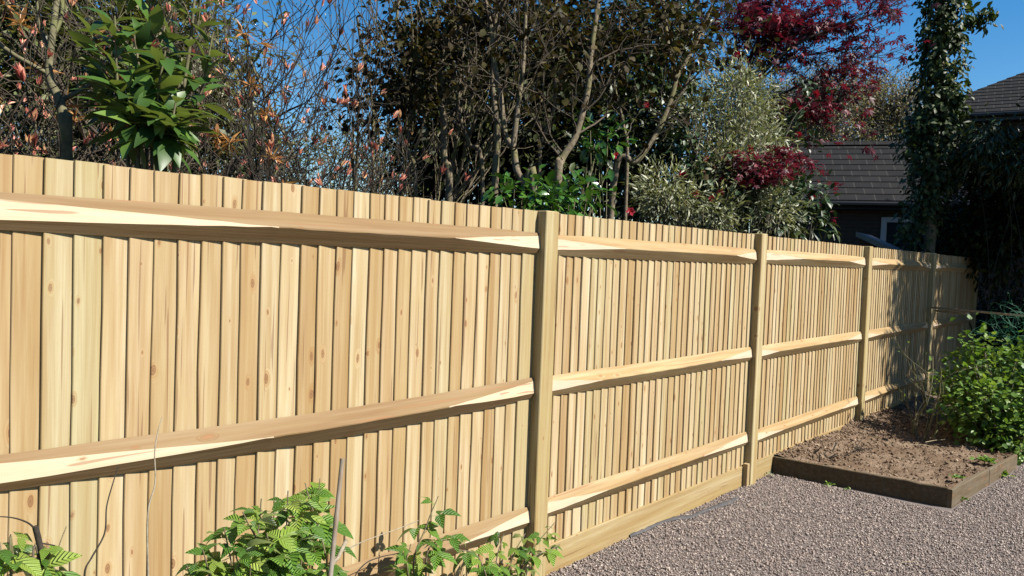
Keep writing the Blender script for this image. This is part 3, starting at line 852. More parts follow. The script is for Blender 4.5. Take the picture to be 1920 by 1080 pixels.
# ---- bronze-leaved multi-stemmed tree in the middle
rng = np.random.default_rng(61)
b0 = G(at(985, 360, 5.3))
e = empty("bronze_tree", b0, "many-stemmed tree with lichened bare trunks and dark bronze leaves behind the second post", "tree")
D = 5.2
lines = [
    ([(842, 375), (833, 300), (831, 231), (827, 133), (840, 60), (849, -20)], 5.4, 7.5),
    ([(928, 350), (931, 300), (933, 249), (924, 155), (929, 45), (925, -30)], 5.1, 7),
    ([(1000, 365), (985, 345), (969, 320), (964, 284), (958, 271), (947, 249), (938, 178), (927, 120), (922, 60), (905, -20)], 4.95, 7.5),
    ([(962, 276), (971, 200), (982, 111), (987, -20)], 4.95, 5.5),
    ([(1045, 362), (1050, 310), (1058, 290), (1080, 253), (1102, 169), (1108, 100), (1125, -20)], 5.0, 8.5),
    ([(1150, 345), (1195, 302), (1240, 231), (1267, 147), (1253, 89), (1240, -20)], 5.6, 7),
    ([(1265, 150), (1282, 122), (1303, 85), (1335, 10)], 5.6, 5),
    ([(905, 345), (880, 270), (862, 213), (850, 120), (870, 20)], 5.5, 4.5),
    ([(1010, 350), (1015, 270), (1040, 190), (1035, 60), (1050, -30)], 5.6, 4),
    ([(1175, 330), (1170, 240), (1150, 140), (1165, 20)], 5.9, 4),
    ([(780, 370), (765, 280), (770, 180), (745, 60), (750, -20)], 5.5, 4.5),
]
tb = Tubes(); tb2 = Tubes(); tips = []
cfgC = dict(kids=(3, 3), ang=45, lr=.55, wob=.14, up=.04, minr=.0016, seg=.07)
for pts, d, wpx in lines:
    W = [at(x, y, d+.02*i) for i, (x, y) in enumerate(pts)]
    joined = pts[0] in ((962, 276), (1265, 150))
    if not joined: W = [G(W[0])] + W
    c = spline(W, 6); rr = wpx*d/FPX*.5*2
    tb.add(c, np.linspace(rr, rr*.55, len(c)), 8)
    for k in range(9 if d < 5.55 else 7):
        i = rng.integers(int(len(c)*.35), len(c)-1)
        az = rng.uniform(0, 6.28)
        grow(rng, tb2, c[i], norm(V(math.cos(az), math.sin(az), .8)), rng.uniform(.35, .75), min(.008, rr*.28), 0, cfgC, tips)
tb.build("trunk", B_grey, e)
tb2.build("twig", B_twig, e)
P, A = [], []
for q, d, l in tips:
    z_ = (q-CAM) @ _u; 
    for c in range(2 if l < 2 else 1):
        if rng.random() < .75: P.append(q + rng.normal(0, .05, 3)); A.append(norm(d + rng.normal(0, .8, 3) + V(0, 0, -.3)))
for (x, y, rx, ry, n) in ((760, 60, 95, 70, 420), (800, 150, 90, 70, 380), (700, 150, 60, 60, 230), (690, 215, 50, 40, 90), (870, 60, 90, 70, 330), (1000, 50, 110, 70, 330), (1130, 40, 110, 60, 360), (1250, 40, 90, 70, 320), (1180, 120, 90, 60, 200), (1060, 130, 100, 60, 160), (1310, 90, 50, 60, 130), (740, 260, 60, 40, 60)):
    d = 5.4
    q, o, cc = clumps(rng, at(x, y, d), (rx*d/FPX, .45, ry*d/FPX), 22, .07, n, .1)
    P += list(q); A += list(norm(o + rng.normal(0, .6, o.shape) + V(0, 0, -.4)))
P = np.array(P); A = np.array(A)
scatter("crown", LM_bronze, T_round, P, A, rng.normal(0, .5, P.shape) + V(0, 0, .9), .052*(.6+.7*rng.random(len(P))), e, 9)

# ---- dark evergreens standing behind it
DG = "dark evergreens behind the bronze tree"
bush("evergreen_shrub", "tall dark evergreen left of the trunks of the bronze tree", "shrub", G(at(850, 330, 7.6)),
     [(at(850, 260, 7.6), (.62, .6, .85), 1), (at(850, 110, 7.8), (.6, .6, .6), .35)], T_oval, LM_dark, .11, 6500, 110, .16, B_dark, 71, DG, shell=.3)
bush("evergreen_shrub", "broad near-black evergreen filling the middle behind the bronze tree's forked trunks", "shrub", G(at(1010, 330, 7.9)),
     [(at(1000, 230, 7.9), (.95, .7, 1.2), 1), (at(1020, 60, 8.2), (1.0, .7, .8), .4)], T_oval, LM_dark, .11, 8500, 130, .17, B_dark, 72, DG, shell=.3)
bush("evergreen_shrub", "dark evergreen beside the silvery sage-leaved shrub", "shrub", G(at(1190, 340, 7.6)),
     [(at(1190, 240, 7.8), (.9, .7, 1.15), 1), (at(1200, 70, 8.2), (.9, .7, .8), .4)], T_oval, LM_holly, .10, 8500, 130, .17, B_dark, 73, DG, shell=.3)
# ---- bright glossy leaves just over the fence
bush("glossy_climber", "bright green glossy-leaved climber showing over the fence beside the second post", "shrub", G(at(1045, 395, 4.75)),
     [(at(1000, 368, 4.5), (.14, .10, .07), .7), (at(1095, 375, 4.95), (.18, .12, .12), .8), (at(1130, 262, 5.3), (.15, .12, .17), .8), (at(1040, 385, 4.6), (.20, .10, .08), .9), (at(950, 365, 4.5), (.14, .10, .05), .3)],
     T_oval2, LM_euon, .072, 520, 46, .045, B_olive, 75, shell=.2, r0=.008, upn=.9)
# ---- silvery shrub
bush("sage_shrub", "airy silvery shrub with narrow sage-green leaves in front of the red maple", "shrub", G(at(1360, 400, 7.3)),
     [(at(1385, 190, 7.3), (.50, .40, .38), 1.1), (at(1400, 270, 7.2), (.52, .40, .32), .9), (at(1310, 250, 7.2), (.35, .35, .45), .5), (at(1265, 385, 6.6), (.36, .25, .17), .55), (at(1340, 395, 6.6), (.30, .25, .14), .35), (at(1340, 320, 6.9), (.40, .3, .30), .5), (at(1240, 350, 6.5), (.25, .25, .2), .25), (at(1450, 390, 6.9), (.3, .25, .16), .3)],
     T_narrow, LM_sage, .064, 14500, 330, .085, B_pale, 77, shell=.1, r0=.010, upn=.3, droop=0, nst=70)
# ---- red maple
rng = np.random.default_rng(81)
b0 = G(at(1370, 380, 9.2))
e = empty("red_maple", b0, "dark red Japanese maple spreading against the blue sky", "tree")
tb = Tubes(); tips = []
D = 8.8
main = [([(1370, 330), (1385, 230), (1420, 150), (1500, 80), (1600, 40), (1690, 5)], .035), ([(1385, 230), (1440, 190), (1520, 150), (1590, 125), (1655, 95)], .02),
        ([(1400, 190), (1410, 100), (1450, 20), (1500, -60)], .025), ([(1430, 145), (1480, 110), (1560, 95), (1620, 60)], .016), ([(1420, 160), (1480, 60), (1560, 0), (1620, -50)], .018),
        ([(1400, 240), (1470, 200), (1530, 180), (1600, 130)], .014), ([(1380, 300), (1420, 300), (1465, 310), (1500, 325)], .014), ([(1410, 180), (1380, 80), (1370, -20)], .02),
        ([(1450, 190), (1500, 205), (1545, 200), (1575, 195)], .01)]
P, A = [], []
for k, (pts, r0) in enumerate(main):
    W = [at(x, y, D + .1*((k*7) % 5-2)*i/3) for i, (x, y) in enumerate(pts)]
    if k == 0: W = [b0] + W
    c = spline(W, 7); tb.add(c, np.linspace(r0, .004, len(c)), 6)
    for i in range(6 if k == 0 else 3, len(c), 2):
        if k == 0 and i < 16: continue
        for q in range(2):
            d = norm(norm(c[min(i+1, len(c)-1)]-c[i-1])*.9 + rng.normal(0, .6, 3) + V(0, 0, .05))
            grow(rng, tb, c[i], d, rng.uniform(.22, .55), .005, 0, dict(kids=(4,), ang=35, lr=.5, wob=.12, up=.02, minr=.002, seg=.07), tips)
tb.build("trunk", B_dark, e)
for q, d, l in tips:
    for c in range(2 if rng.random() < .8 else 0):
        P.append(q + rng.normal(0, .05, 3)*V(1, 1, .5)); A.append(norm(d*.6 + rng.normal(0, .7, 3) + V(0, 0, -.45)))
for (x, y, rx, ry, n, d) in ((1450, 45, 105, 60, 950, 8.9), (1545, 45, 90, 42, 520, 8.8), (1395, 120, 45, 50, 200, 8.9), (1480, 110, 60, 22, 130, 8.9), (1420, 10, 90, 50, 600, 9.2), (1660, 18, 30, 18, 50, 8.8), (1630, 100, 28, 16, 40, 8.8), (1560, 135, 30, 12, 40, 8.8), (1425, 310, 66, 36, 800, 6.75), (1385, 330, 44, 24, 240, 6.7), (1500, 210, 62, 20, 260, 8.6), (1330, 60, 50, 60, 200, 9.3)):
    q, o, cc = clumps(rng, at(x, y, d), (rx*d/FPX*.9, .5, ry*d/FPX), 40, .07, n, .05, .35)
    P += list(q); A += list(norm(o*.6 + rng.normal(0, .6, o.shape) + V(0, 0, -.5)))
P, A = np.array(P), np.array(A)
scatter("crown", LM_maple, T_palm, P, A, rng.normal(0, .35, P.shape) + V(0, 0, 1), np.where((P-CAM) @ _fw < 7.4, .048, .072)*(.65+.6*rng.random(len(P))), e, 8)

# ---- camellia with red flowers
e = bush("camellia", "glossy camellia with red flowers behind the second and third bays", "shrub", G(at(1400, 420, 7.3)),
     [(at(1330, 360, 6.9), (.42, .30, .30), .7), (at(1420, 370, 7.1), (.45, .30, .34), 1), (at(1490, 385, 7.5), (.35, .28, .25), .6), (at(1290, 320, 7.0), (.30, .3, .35), .5), (at(1480, 280, 8.3), (.4, .3, .5), .3)],
     T_oval2, LM_camel, .075, 3000, 130, .085, B_dark, 83, shell=.35, upn=.9)
rng = np.random.default_rng(84)
def flower(p, r):
    P, A, N = [], [], []
    f = norm(CAM-p + V(0, 0, .6) + rng.normal(0, .5, 3))
    a0 = norm(np.cross(f, V(0, 0, 1))); b_ = np.cross(f, a0)
    for ring_, (n, open_, s) in enumerate(((6, .25, 1.0), (5, .9, .8), (4, 2.0, .55))):
        for k in range(n):
            t = 6.283*k/n + ring_*.5
            o = a0*math.cos(t) + b_*math.sin(t)
            P.append(p + f*.004*ring_); A.append(norm(o + f*open_)); N.append(norm(f - o*.2))
    K = np.concatenate([[r]*6, [r*.85]*5, [r*.6]*4])
    scatter("flower", M_red, T_round, P, A, N, K, e, int(rng.integers(1e6)))
for x, y, d, r in ((1529, 177, 8.0, .05), (1497, 253, 7.9, .045), (1522, 367, 7.35, .05), (1304, 364, 6.5, .045), (1280, 329, 6.6, .045), (1429, 320, 6.9, .05), (1382, 102, 8.2, .045), (1393, 344, 6.7, .045), (1335, 372, 6.5, .035), (1275, 164, 7.6, .035), (1433, 346, 6.8, .04), (1325, 298, 6.7, .03), (1213, 196, 6.6, .03), (1155, 292, 6.6, .035), (1182, 397, 5.6, .035), (1407, 282, 6.9, .04), (1351, 362, 6.6, .035)):
    flower(at(x, y, d), r)
# twigs that carry the two high flowers
tb = Tubes()
for x, y, d in ((1529, 177, 8.0), (1497, 253, 7.9), (1382, 102, 8.2), (1275, 164, 7.6), (1213, 196, 6.6)):
    c = spline([G(at(1400, 420, 7.3)), at((x+1400)/2, (y+400)/2, (d+7.3)/2), at(x, y+3, d+.02)], 7); tb.add(c, np.linspace(.012, .003, len(c)), 5)
tb.build("flower_twig", B_dark, e)
q = []; 
for x, y, d in ((1529, 177, 8.0), (1497, 253, 7.9), (1510, 165, 8.0)):
    q += [at(x, y, d+.05) + rng.normal(0, .07, 3) for _ in range(18)]
q = np.array(q)
scatter("high_foliage", LM_camel, T_oval2, q, rng.normal(0, 1, q.shape)+V(0, 0, -.2), rng.normal(0, .4, q.shape)+V(0, 0, 1), .08, e, 85)

# ---- rhododendron
rng = np.random.default_rng(91)
b0 = G(at(1520, 440, 7.7))
e = empty("rhododendron", b0, "rhododendron with drooping whorls of leathery leaves next to the camellia", "shrub")
tb = Tubes(); P, A, N, K = [], [], [], []
for x, y, d in ((1488, 408, 7.3), (1512, 398, 7.5), (1535, 405, 7.6), (1552, 418, 7.7), (1500, 428, 7.35), (1525, 430, 7.5), (1545, 392, 7.8), (1470, 425, 7.2), (1562, 432, 7.75), (1478, 385, 7.6)):
    c = at(x, y, d)
    s = spline([b0 + rng.normal(0, .05, 3)*V(1, 1, 0), (b0+c)/2 + rng.normal(0, .08, 3), c], 6); tb.add(s, np.linspace(.012, .005, len(s)), 5)
    for k in range(11):
        a = 6.283*k/11 + rng.normal(0, .2)
        P.append(c); A.append(norm(V(math.cos(a), math.sin(a), rng.uniform(-.9, .15)))); N.append(V(0, 0, 1) + rng.normal(0, .3, 3)); K.append(.15*rng.uniform(.7, 1.15))
tb.build("stem", B_grey, e)
scatter("foliage", LM_rhodo, T_long, P, A, N, K, e, 92, smooth=True)

# ---- birches far away
def birch(label, px, top, d, seed, spread):
    rng = np.random.default_rng(seed)
    b0 = G(at(px, 300, d))
    e = empty("birch_tree", b0, label, "tree", "distant birches")
    h = at(px, top, d)[2]
    tb = Tubes(); tips = []
    c = spline([b0, b0 + V(.2, 0, h*.5), b0 + V(rng.normal(0, .3), rng.normal(0, .3), h*.93)], 10)
    tb.add(c, np.linspace(.22, .04, len(c)), 7)
    for i in range(7, len(c)):
        for k in range(5):
            az = rng.uniform(0, 6.28)
            grow(rng, tb, c[i], norm(V(math.cos(az), math.sin(az), 1.1)), spread*rng.uniform(.6, 1.1), .055, 0, dict(kids=(6, 4), ang=40, lr=.5, wob=.13, up=-.01, minr=.012, seg=.3, t0=.2), tips)
    tb.build("trunk", B_birch, e)
    P = np.repeat(np.array([t[0] for t in tips]), 5, 0); P = P + rng.normal(0, .33, P.shape)
    scatter("crown", LM_birch, T_quad, P, rng.normal(0, 1, P.shape) + V(0, 0, -1), rng.normal(0, 1, P.shape), .15, e, seed)
birch("hazy brown birch nearest the maple, behind the slate-roofed outbuilding", 1500, 195, 46, 101, 2.4)
birch("tall hazy birch with a rounded top over the outbuilding ridge", 1562, 163, 45, 102, 2.6)
birch("hazy birch in the middle of the gap of sky over the outbuilding", 1622, 172, 47, 103, 2.5)
birch("hazy birch closest to the ivy-covered trunk", 1680, 182, 46, 104, 2.6)
birch("lower hazy birch behind the outbuilding's left gable", 1455, 190, 50, 105, 2.3)

# ------------------------------------------------------------------ buildings
def slate_mat():
    m, nt, p = mat("roof_slate")
    tc = nd(nt, "ShaderNodeTexCoord").outputs['Object']
    mp = nd(nt, "ShaderNodeMapping", Vector=tc)
    br = nd(nt, "ShaderNodeTexBrick", Vector=mp.outputs[0], Scale=1.0, Color1=(.0075, .0075, .008, 1), Color2=(.0125, .012, .0125, 1), Mortar=(.030, .028, .026, 1))
    br.inputs['Mortar Size'].default_value = .011
    br.inputs['Brick Width'].default_value = .34
    br.inputs['Row Height'].default_value = 50.0
    br.offset = .5
    rid = nd(nt, "ShaderNodeAttribute", _attribute_name='bid').outputs['Fac']
    sep = nd(nt, "ShaderNodeSeparateXYZ", Vector=tc)
    vec = nd(nt, "ShaderNodeCombineXYZ", X=math_(nt, 'ADD', sep.outputs[0], math_(nt, 'MULTIPLY', rid, .17)), Y=math_(nt, 'ADD', math_(nt, 'MULTIPLY', rid, 100.0), 25.0), Z=0.0)
    nt.links.new(vec.outputs[0], br.inputs['Vector'])
    n = nd(nt, "ShaderNodeTexNoise", Vector=tc, Scale=3.0, Detail=5.0).outputs['Fac']
    c = mixc(nt, ramp(nt, n, [(.45, 0.0), (.75, .5)]), br.outputs['Color'], (.016, .016, .014))
    nt.links.new(c, p.inputs['Base Color'])
    p.inputs['Roughness'].default_value = .8
    p.inputs['Specular IOR Level'].default_value = .12
    return m
M_slate = slate_mat()
def brick_mat(name, c1, c2, mo):
    c1, c2, mo = dk(c1), dk(c2), dk(mo)
    m, nt, p = mat(name)
    tc = nd(nt, "ShaderNodeTexCoord").outputs['Object']
    sep = nd(nt, "ShaderNodeSeparateXYZ", Vector=tc)
    v = nd(nt, "ShaderNodeCombineXYZ", X=math_(nt, 'ADD', sep.outputs[0], sep.outputs[1]), Y=sep.outputs[2], Z=0.0)
    br = nd(nt, "ShaderNodeTexBrick", Vector=v.outputs[0], Scale=1.0, Color1=c1+(1,), Color2=c2+(1,), Mortar=mo+(1,))
    br.inputs['Mortar Size'].default_value = .01
    br.inputs['Brick Width'].default_value = .225
    br.inputs['Row Height'].default_value = .075
    nt.links.new(br.outputs['Color'], p.inputs['Base Color'])
    p.inputs['Roughness'].default_value = .85
    return m
M_brick = brick_mat("dark_brick", (.04, .022, .015), (.055, .03, .02), (.055, .048, .04))
M_gutter = plain("black_gutter", (.012, .012, .013), .4)
M_white = plain("white_frame_paint", (.5, .51, .53), .4)
M_glass, _nt, _p = mat("window_glass"); _p.inputs['Base Color'].default_value = (.02, .025, .03, 1); _p.inputs['Roughness'].default_value = .05

def local_obj(mb, name, mats, parent): return mb.build(name, mats, parent, local=True)
def roof_courses(mb, x0f, x1f, run, rise, n):
    """stepped slate courses from the eave (y=0,z=0) up to the ridge; x0f/x1f give the ends at fraction t"""
    for i in range(n):
        t0, t1 = i/n, (i+1)/n
        y0, z0, y1, z1 = run*t0, rise*t0+.022, run*t1, rise*t1+.004
        a0, a1, b0, b1 = x0f(t0), x1f(t0), x0f(t1), x1f(t1)
        v = [(a0, y0, z0), (a1, y0, z0), (b1, y1, z1), (b0, y1, z1), (a0, y0, z0-.03), (a1, y0, z0-.03), (b1, y1, z1-.03), (b0, y1, z1-.03)]
        f = [(0, 1, 2, 3), (0, 4, 5, 1), (1, 5, 6, 2), (3, 7, 4, 0), (7, 6, 5, 4)]
        mb.add(v, f, float(i+1))
    return mb

# outbuilding: local x along the eave, local y away from the viewer
E1 = V(12.7263, 3.9364, 0); ux = V(.4067, -.9136, 0)
rz = math.atan2(ux[1], ux[0])
ob = empty("outbuilding", tuple(E1), "low dark brick outbuilding with a grey slate roof beyond the fence", "building", rz=rz)
XA, XB, EZ, RUN, RISE = -.45, 4.3, 2.95, 2.5, 1.47
b = MB(); b.box((XA+.15, .28, 0), (XB-.1, 2*RUN-.3, EZ+.08)); local_obj(b, "wall", M_brick, ob)
b = MB()
roof_courses(b, lambda t: XA, lambda t: XB, RUN, RISE, 10)
for i in range(len(b.v)): b.v[i] = (b.v[i][0], b.v[i][1], b.v[i][2]+EZ)
n0 = len(b.v)
b2 = MB(); roof_courses(b2, lambda t: XA, lambda t: XB, RUN, RISE, 10)
v2 = [(x, 2*RUN-y, z+EZ) for x, y, z in b2.v]
b.v += v2; b.id += b2.id; b.f += [tuple(i+n0 for i in reversed(q)) for q in b2.f]; b.mi += b2.mi
roof = local_obj(b, "roof", M_slate, ob)
b = MB()
rr = np.array([(XA, RUN, EZ+RISE-.01), (XB, RUN, EZ+RISE-.01)])
for i in range(12):
    xa = XA + (XB-XA)*i/12; xb = XA + (XB-XA)*(i+1)/12 - .008
    b.add([(xa, RUN-.12, EZ+RISE-.02), (xb, RUN-.12, EZ+RISE-.02), (xb, RUN, EZ+RISE+.07), (xa, RUN, EZ+RISE+.07), (xa, RUN+.12, EZ+RISE-.02), (xb, RUN+.12, EZ+RISE-.02)], [(0, 1, 2, 3), (3, 2, 5, 4), (0, 3, 4), (1, 5, 2)], .3)
local_obj(b, "ridge_tile", M_slate, ob)
b = MB(); b.box((XA, -.10, EZ-.11), (XB, .0, EZ-.01), bev=.03); local_obj(b, "gutter", M_gutter, ob)
b = MB(); b.box((XA+.1, .02, EZ-.16), (XB-.05, .26, EZ+.0)); local_obj(b, "fascia", M_gutter, ob)
def window(parent, x, y, z0, z1, w, fr=.07):
    b = MB()
    b.box((x, y-.04, z0), (x+fr, y+.02, z1), bev=.008); b.box((x+w-fr, y-.04, z0), (x+w, y+.02, z1), bev=.008)
    b.box((x+fr, y-.038, z1-fr), (x+w-fr, y+.02, z1)); b.box((x+fr, y-.038, z0), (x+w-fr, y+.02, z0+fr))
    fo = local_obj(b, "window", M_white, parent)
    b = MB(); b.box((x+fr, y-.012, z0+fr), (x+w-fr, y-.004, z1-fr)); g = local_obj(b, "pane", M_glass, fo)
    b = MB(); b.box((x-.04, y-.10, z0-.05), (x+w+.04, y+.0, z0-.002), bev=.006); local_obj(b, "sill", M_white, fo)
window(ob, .42+1.44, .28, 1.1, 2.66, .85, .10)

# bigger house at the right edge
C0 = V(18.6955, 3.2969, 0); uh = V(.163, -.9866, 0)
hs = empty("house", tuple(C0), "dark brick house with a hipped slate roof at the right edge", "house", rz=math.atan2(uh[1], uh[0]))
HZ, HR = 5.5, 4.2
b = MB(); b.box((.35, .35, 0), (12, 2*HR-.35, HZ-.02)); local_obj(b, "wall", M_brick, hs)
b = MB()
RH = 1.72/3*HR
roof_courses(b, lambda t: t*HR, lambda t: 12.0, HR, RH, 20)
b.v = [(x, y, z+HZ) for x, y, z in b.v]
n0 = len(b.v)
# hip end
b2 = MB()
for i in range(20):
    t0, t1 = i/20, (i+1)/20
    z0, z1 = HZ+RH*t0+.022, HZ+RH*t1+.004
    b2.add([(HR*t0, HR*t0, z0), (HR*t0, 2*HR-HR*t0, z0), (HR*t1, 2*HR-HR*t1, z1), (HR*t1, HR*t1, z1)], [(3, 2, 1, 0)], float(i+1))
b2.add([(0, 2*HR, HZ), (12, 2*HR, HZ), (12, HR, HZ+RH), (HR, HR, HZ+RH)], [(3, 2, 1, 0)], 1.0)
b.v += b2.v; b.id += b2.id; b.mi += b2.mi; b.f += [tuple(i+n0 for i in q) for q in b2.f]
local_obj(b, "roof", M_slate, hs)
b = MB(); b.box((-.05, -.12, HZ-.12), (12, -.01, HZ-.01), bev=.03); local_obj(b, "gutter", M_gutter, hs)
b = MB(); b.box((.05, .0, HZ-.2), (12, .34, HZ-.03)); local_obj(b, "fascia", M_gutter, hs)
# small white porch window low on a dark lean-to in the shade at the right
pw = at(1822, 470, 12.6)

# garden shed behind the fourth bay
P0 = at(1611, 438, 11.4); P1 = at(1661, 462, 11.2)
M_shed = wood("shed_boards", [(0, (.07, .036, .023)), (1, (.09, .047, .03))], 0, .2, grain=.3)
M_barge = plain("pale_bargeboard", (.17, .16, .135), .7, noise=.2)
d = P1-P0; us = norm(V(d[0], d[1], 0)); slope = d[2]/np.linalg.norm(d[:2])
sh = empty("garden_shed", (P0[0], P0[1], 0), "small red-brown wooden shed whose sloping roof edge peeps over the fence", "shed", rz=math.atan2(us[1], us[0]))
zr = P0[2]; W2 = .62
b = MB()
b.add([(0, 0, 0), (W2, 0, 0), (W2, 0, zr+slope*W2-.03), (0, 0, zr-.03), (0, 1.0, 0), (W2, 1.0, 0), (W2, 1.0, zr+slope*W2-.03), (0, 1.0, zr-.03)],
      [(0, 1, 2, 3), (7, 6, 5, 4), (1, 5, 6, 2), (4, 0, 3, 7)], .4)
local_obj(b, "wall", M_shed, sh)
b = MB(); xe = W2*1.08
b.add([(-.03, -.05, zr), (xe, -.05, zr+slope*xe), (xe, 1.05, zr+slope*xe), (-.03, 1.05, zr), (-.03, -.05, zr+.02), (xe, -.05, zr+.02+slope*xe), (xe, 1.05, zr+.02+slope*xe), (-.03, 1.05, zr+.02)],
      [(3, 2, 1, 0), (4, 5, 6, 7), (0, 1, 5, 4), (1, 2, 6, 5), (2, 3, 7, 6), (3, 0, 4, 7)], .2)
local_obj(b, "roof", M_gutter, sh)
b = MB()
b.add([(-.03, -.075, zr-.045), (xe, -.075, zr-.045+slope*xe), (xe, -.075, zr+.026+slope*xe), (-.03, -.075, zr+.026), (-.03, -.052, zr-.045), (xe, -.052, zr-.045+slope*xe), (xe, -.052, zr+.026+slope*xe), (-.03, -.052, zr+.026)],
      [(0, 1, 2, 3), (7, 6, 5, 4), (3, 2, 6, 7), (0, 4, 5, 1), (3, 7, 4, 0)], .2)
local_obj(b, "bargeboard", M_barge, sh)

# ------------------------------------------------------------------ right-hand trees
def ivy_tree():
    rng = np.random.default_rng(111)
    D = 11.0
    b0 = G(at(1742, 460, D))
    e = empty("ivy_tree", b0, "tall trunk clothed in dark ivy rising against the sky at the right", "tree")
    line = [(1742, 465), (1745, 420), (1748, 330), (1756, 230), (1762, 120), (1768, 0), (1772, -80)]
    tb = Tubes()
    c = spline([b0] + [at(x, y, D) for x, y in line], 8)
    tb.add(c, np.linspace(.085, .05, len(c)), 10)
    tips = []
    for i in range(30, len(c), 3):
        a = rng.uniform(0, 6.28)
        grow(rng, tb, c[i], norm(V(math.cos(a), math.sin(a), .2)), .4, .012, 0, dict(kids=(3,), ang=40, lr=.6, wob=.2, up=-.03, minr=.003), tips)
    for pts in ([(1790, 60), (1815, 42), (1840, 30), (1862, 24)], [(1760, 300), (1720, 270), (1690, 235)], [(1750, 410), (1700, 425), (1690, 440)]):
        q = spline([at(x, y, D) for x, y in pts], 5); tb.add(q, np.linspace(.015, .004, len(q)), 5); tips += [(z, V(0, 0, 1), 1) for z in q[3:] for _ in range(3)]
    tb.build("trunk", B_grey, e)
    P, A = [], []
    for (x, y, rx, ry, n) in ((1770, -20, 56, 50, 700), (1768, 45, 54, 50, 900), (1766, 100, 54, 50, 900), (1762, 155, 56, 50, 900), (1762, 205, 60, 50, 900), (1752, 250, 66, 45, 900), (1748, 300, 62, 50, 850), (1752, 350, 58, 45, 600), (1735, 380, 40, 40, 350), (1715, 430, 32, 30, 160), (1700, 265, 30, 30, 160), (1790, 300, 60, 60, 600), (1845, 38, 24, 12, 60), (1752, 410, 22, 30, 120)):
        rxm = (rx-15)*D/FPX
        q, o, cc = clumps(rng, at(x, y, D), (rxm, rxm, ry*D/FPX*1.15), 60, .06, n, .62)
        P += list(q); A += list(norm(o*.8 + rng.normal(0, .45, o.shape) + V(0, 0, -.7)))
    for q, d, l in tips:
        for k in range(4): P.append(q + rng.normal(0, .05, 3)); A.append(norm(rng.normal(0, .6, 3) + V(0, 0, -.6)))
    P, A = np.array(P), np.array(A)
    ax = at(1760, 200, D)
    O = norm((P-ax)*V(1, 1, 0))
    scatter("ivy", LM_ivy, T_oval2, P, A, O + rng.normal(0, .45, P.shape) + V(0, 0, .5), .085*(.6+.7*rng.random(len(P))), e, 112)
ivy_tree()
bush("drooping_shrub", "tall shrub with drooping narrow leaves catching light beside the ivy-clad trunk", "shrub", G(at(1850, 440, 10.4)),
     [(at(1850, 268, 10.4), (.30, .32, .26), 1), (at(1890, 312, 10.2), (.26, .3, .20), .5)], T_narrow, LM_rhodo, .12, 1300, 70, .10, B_dark, 121, shell=.3, droop=.9, r0=.008, nst=2)
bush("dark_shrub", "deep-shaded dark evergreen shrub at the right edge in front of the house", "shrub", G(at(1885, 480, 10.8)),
     [(at(1895, 405, 10.8), (.7, .6, .75), 1), (at(1835, 440, 11.2), (.55, .5, .6), 1.2), (at(1870, 300, 10.9), (.5, .5, .35), .6), (at(1960, 390, 10.8), (.6, .6, .8), .8), (at(1790, 455, 11.8), (.45, .5, .4), .5)], T_oval, LM_dark, .10, 12500, 190, .15, B_shaded, 123, shell=.15, nst=1)
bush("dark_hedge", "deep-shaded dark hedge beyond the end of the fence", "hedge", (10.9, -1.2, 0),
     [(V(10.7, -.9, .9), (.8, .8, .95), 1), (V(10.6, -2.2, 1.0), (.8, .9, 1.1), 1), (V(11.2, -.2, 1.0), (.6, .6, 1.0), .7), (V(10.4, -3.6, 1.1), (.9, .9, 1.2), .8)], T_oval, LM_dark, .09, 12000, 200, .13, B_shaded, 125, shell=.15, nst=1)

# trees out of frame on the right, whose shade falls on the last bays and beyond
def shade_tree(label, base, c, rad, n, seed, more=()):
    bush("shade_tree", label, "tree", base, [(V(*c), rad, 1)] + list(more), T_oval, LM_dark, .20, n, 170, .28, B_grey, seed, "trees out of frame on the right", r0=.05, shell=.1, foliage="crown", stem="trunk",
         trunk_pts=[base, (base[0], base[1], c[2]*.3), (c[0], c[1], c[2]-rad[2]*.7)])
shade_tree("big leafy tree standing out of frame right of the soil bed", (10.6, -5.2, 0), (10.9, -4.4, 5.6), (2.0, 1.7, 2.7), 14000, 131, [(V(10.3, -2.3, 3.5), (1.25, 1.0, 1.1), .5)])
shade_tree("big leafy tree standing out of frame in front of the house", (14.8, -6.0, 0), (14.8, -5.4, 6.2), (3.0, 2.2, 3.2), 11000, 133)
bush("shade_tree", "slender airy tree out of frame nearest the currant bush", "tree", (8.0, -4.2, 0), [(V(8.25, -4.1, 5.35), (1.0, .8, 1.7), 1), (V(7.25, -4.1, 3.75), (.75, .6, .6), .32)], T_oval, LM_dark, .15, 3900, 160, .13, B_grey, 135, "trees out of frame on the right", r0=.02, shell=.1, foliage="crown", stem="trunk",
     trunk_pts=[(8.0, -4.2, 0), (8.05, -4.2, 1.8), (8.1, -4.15, 3.6)])

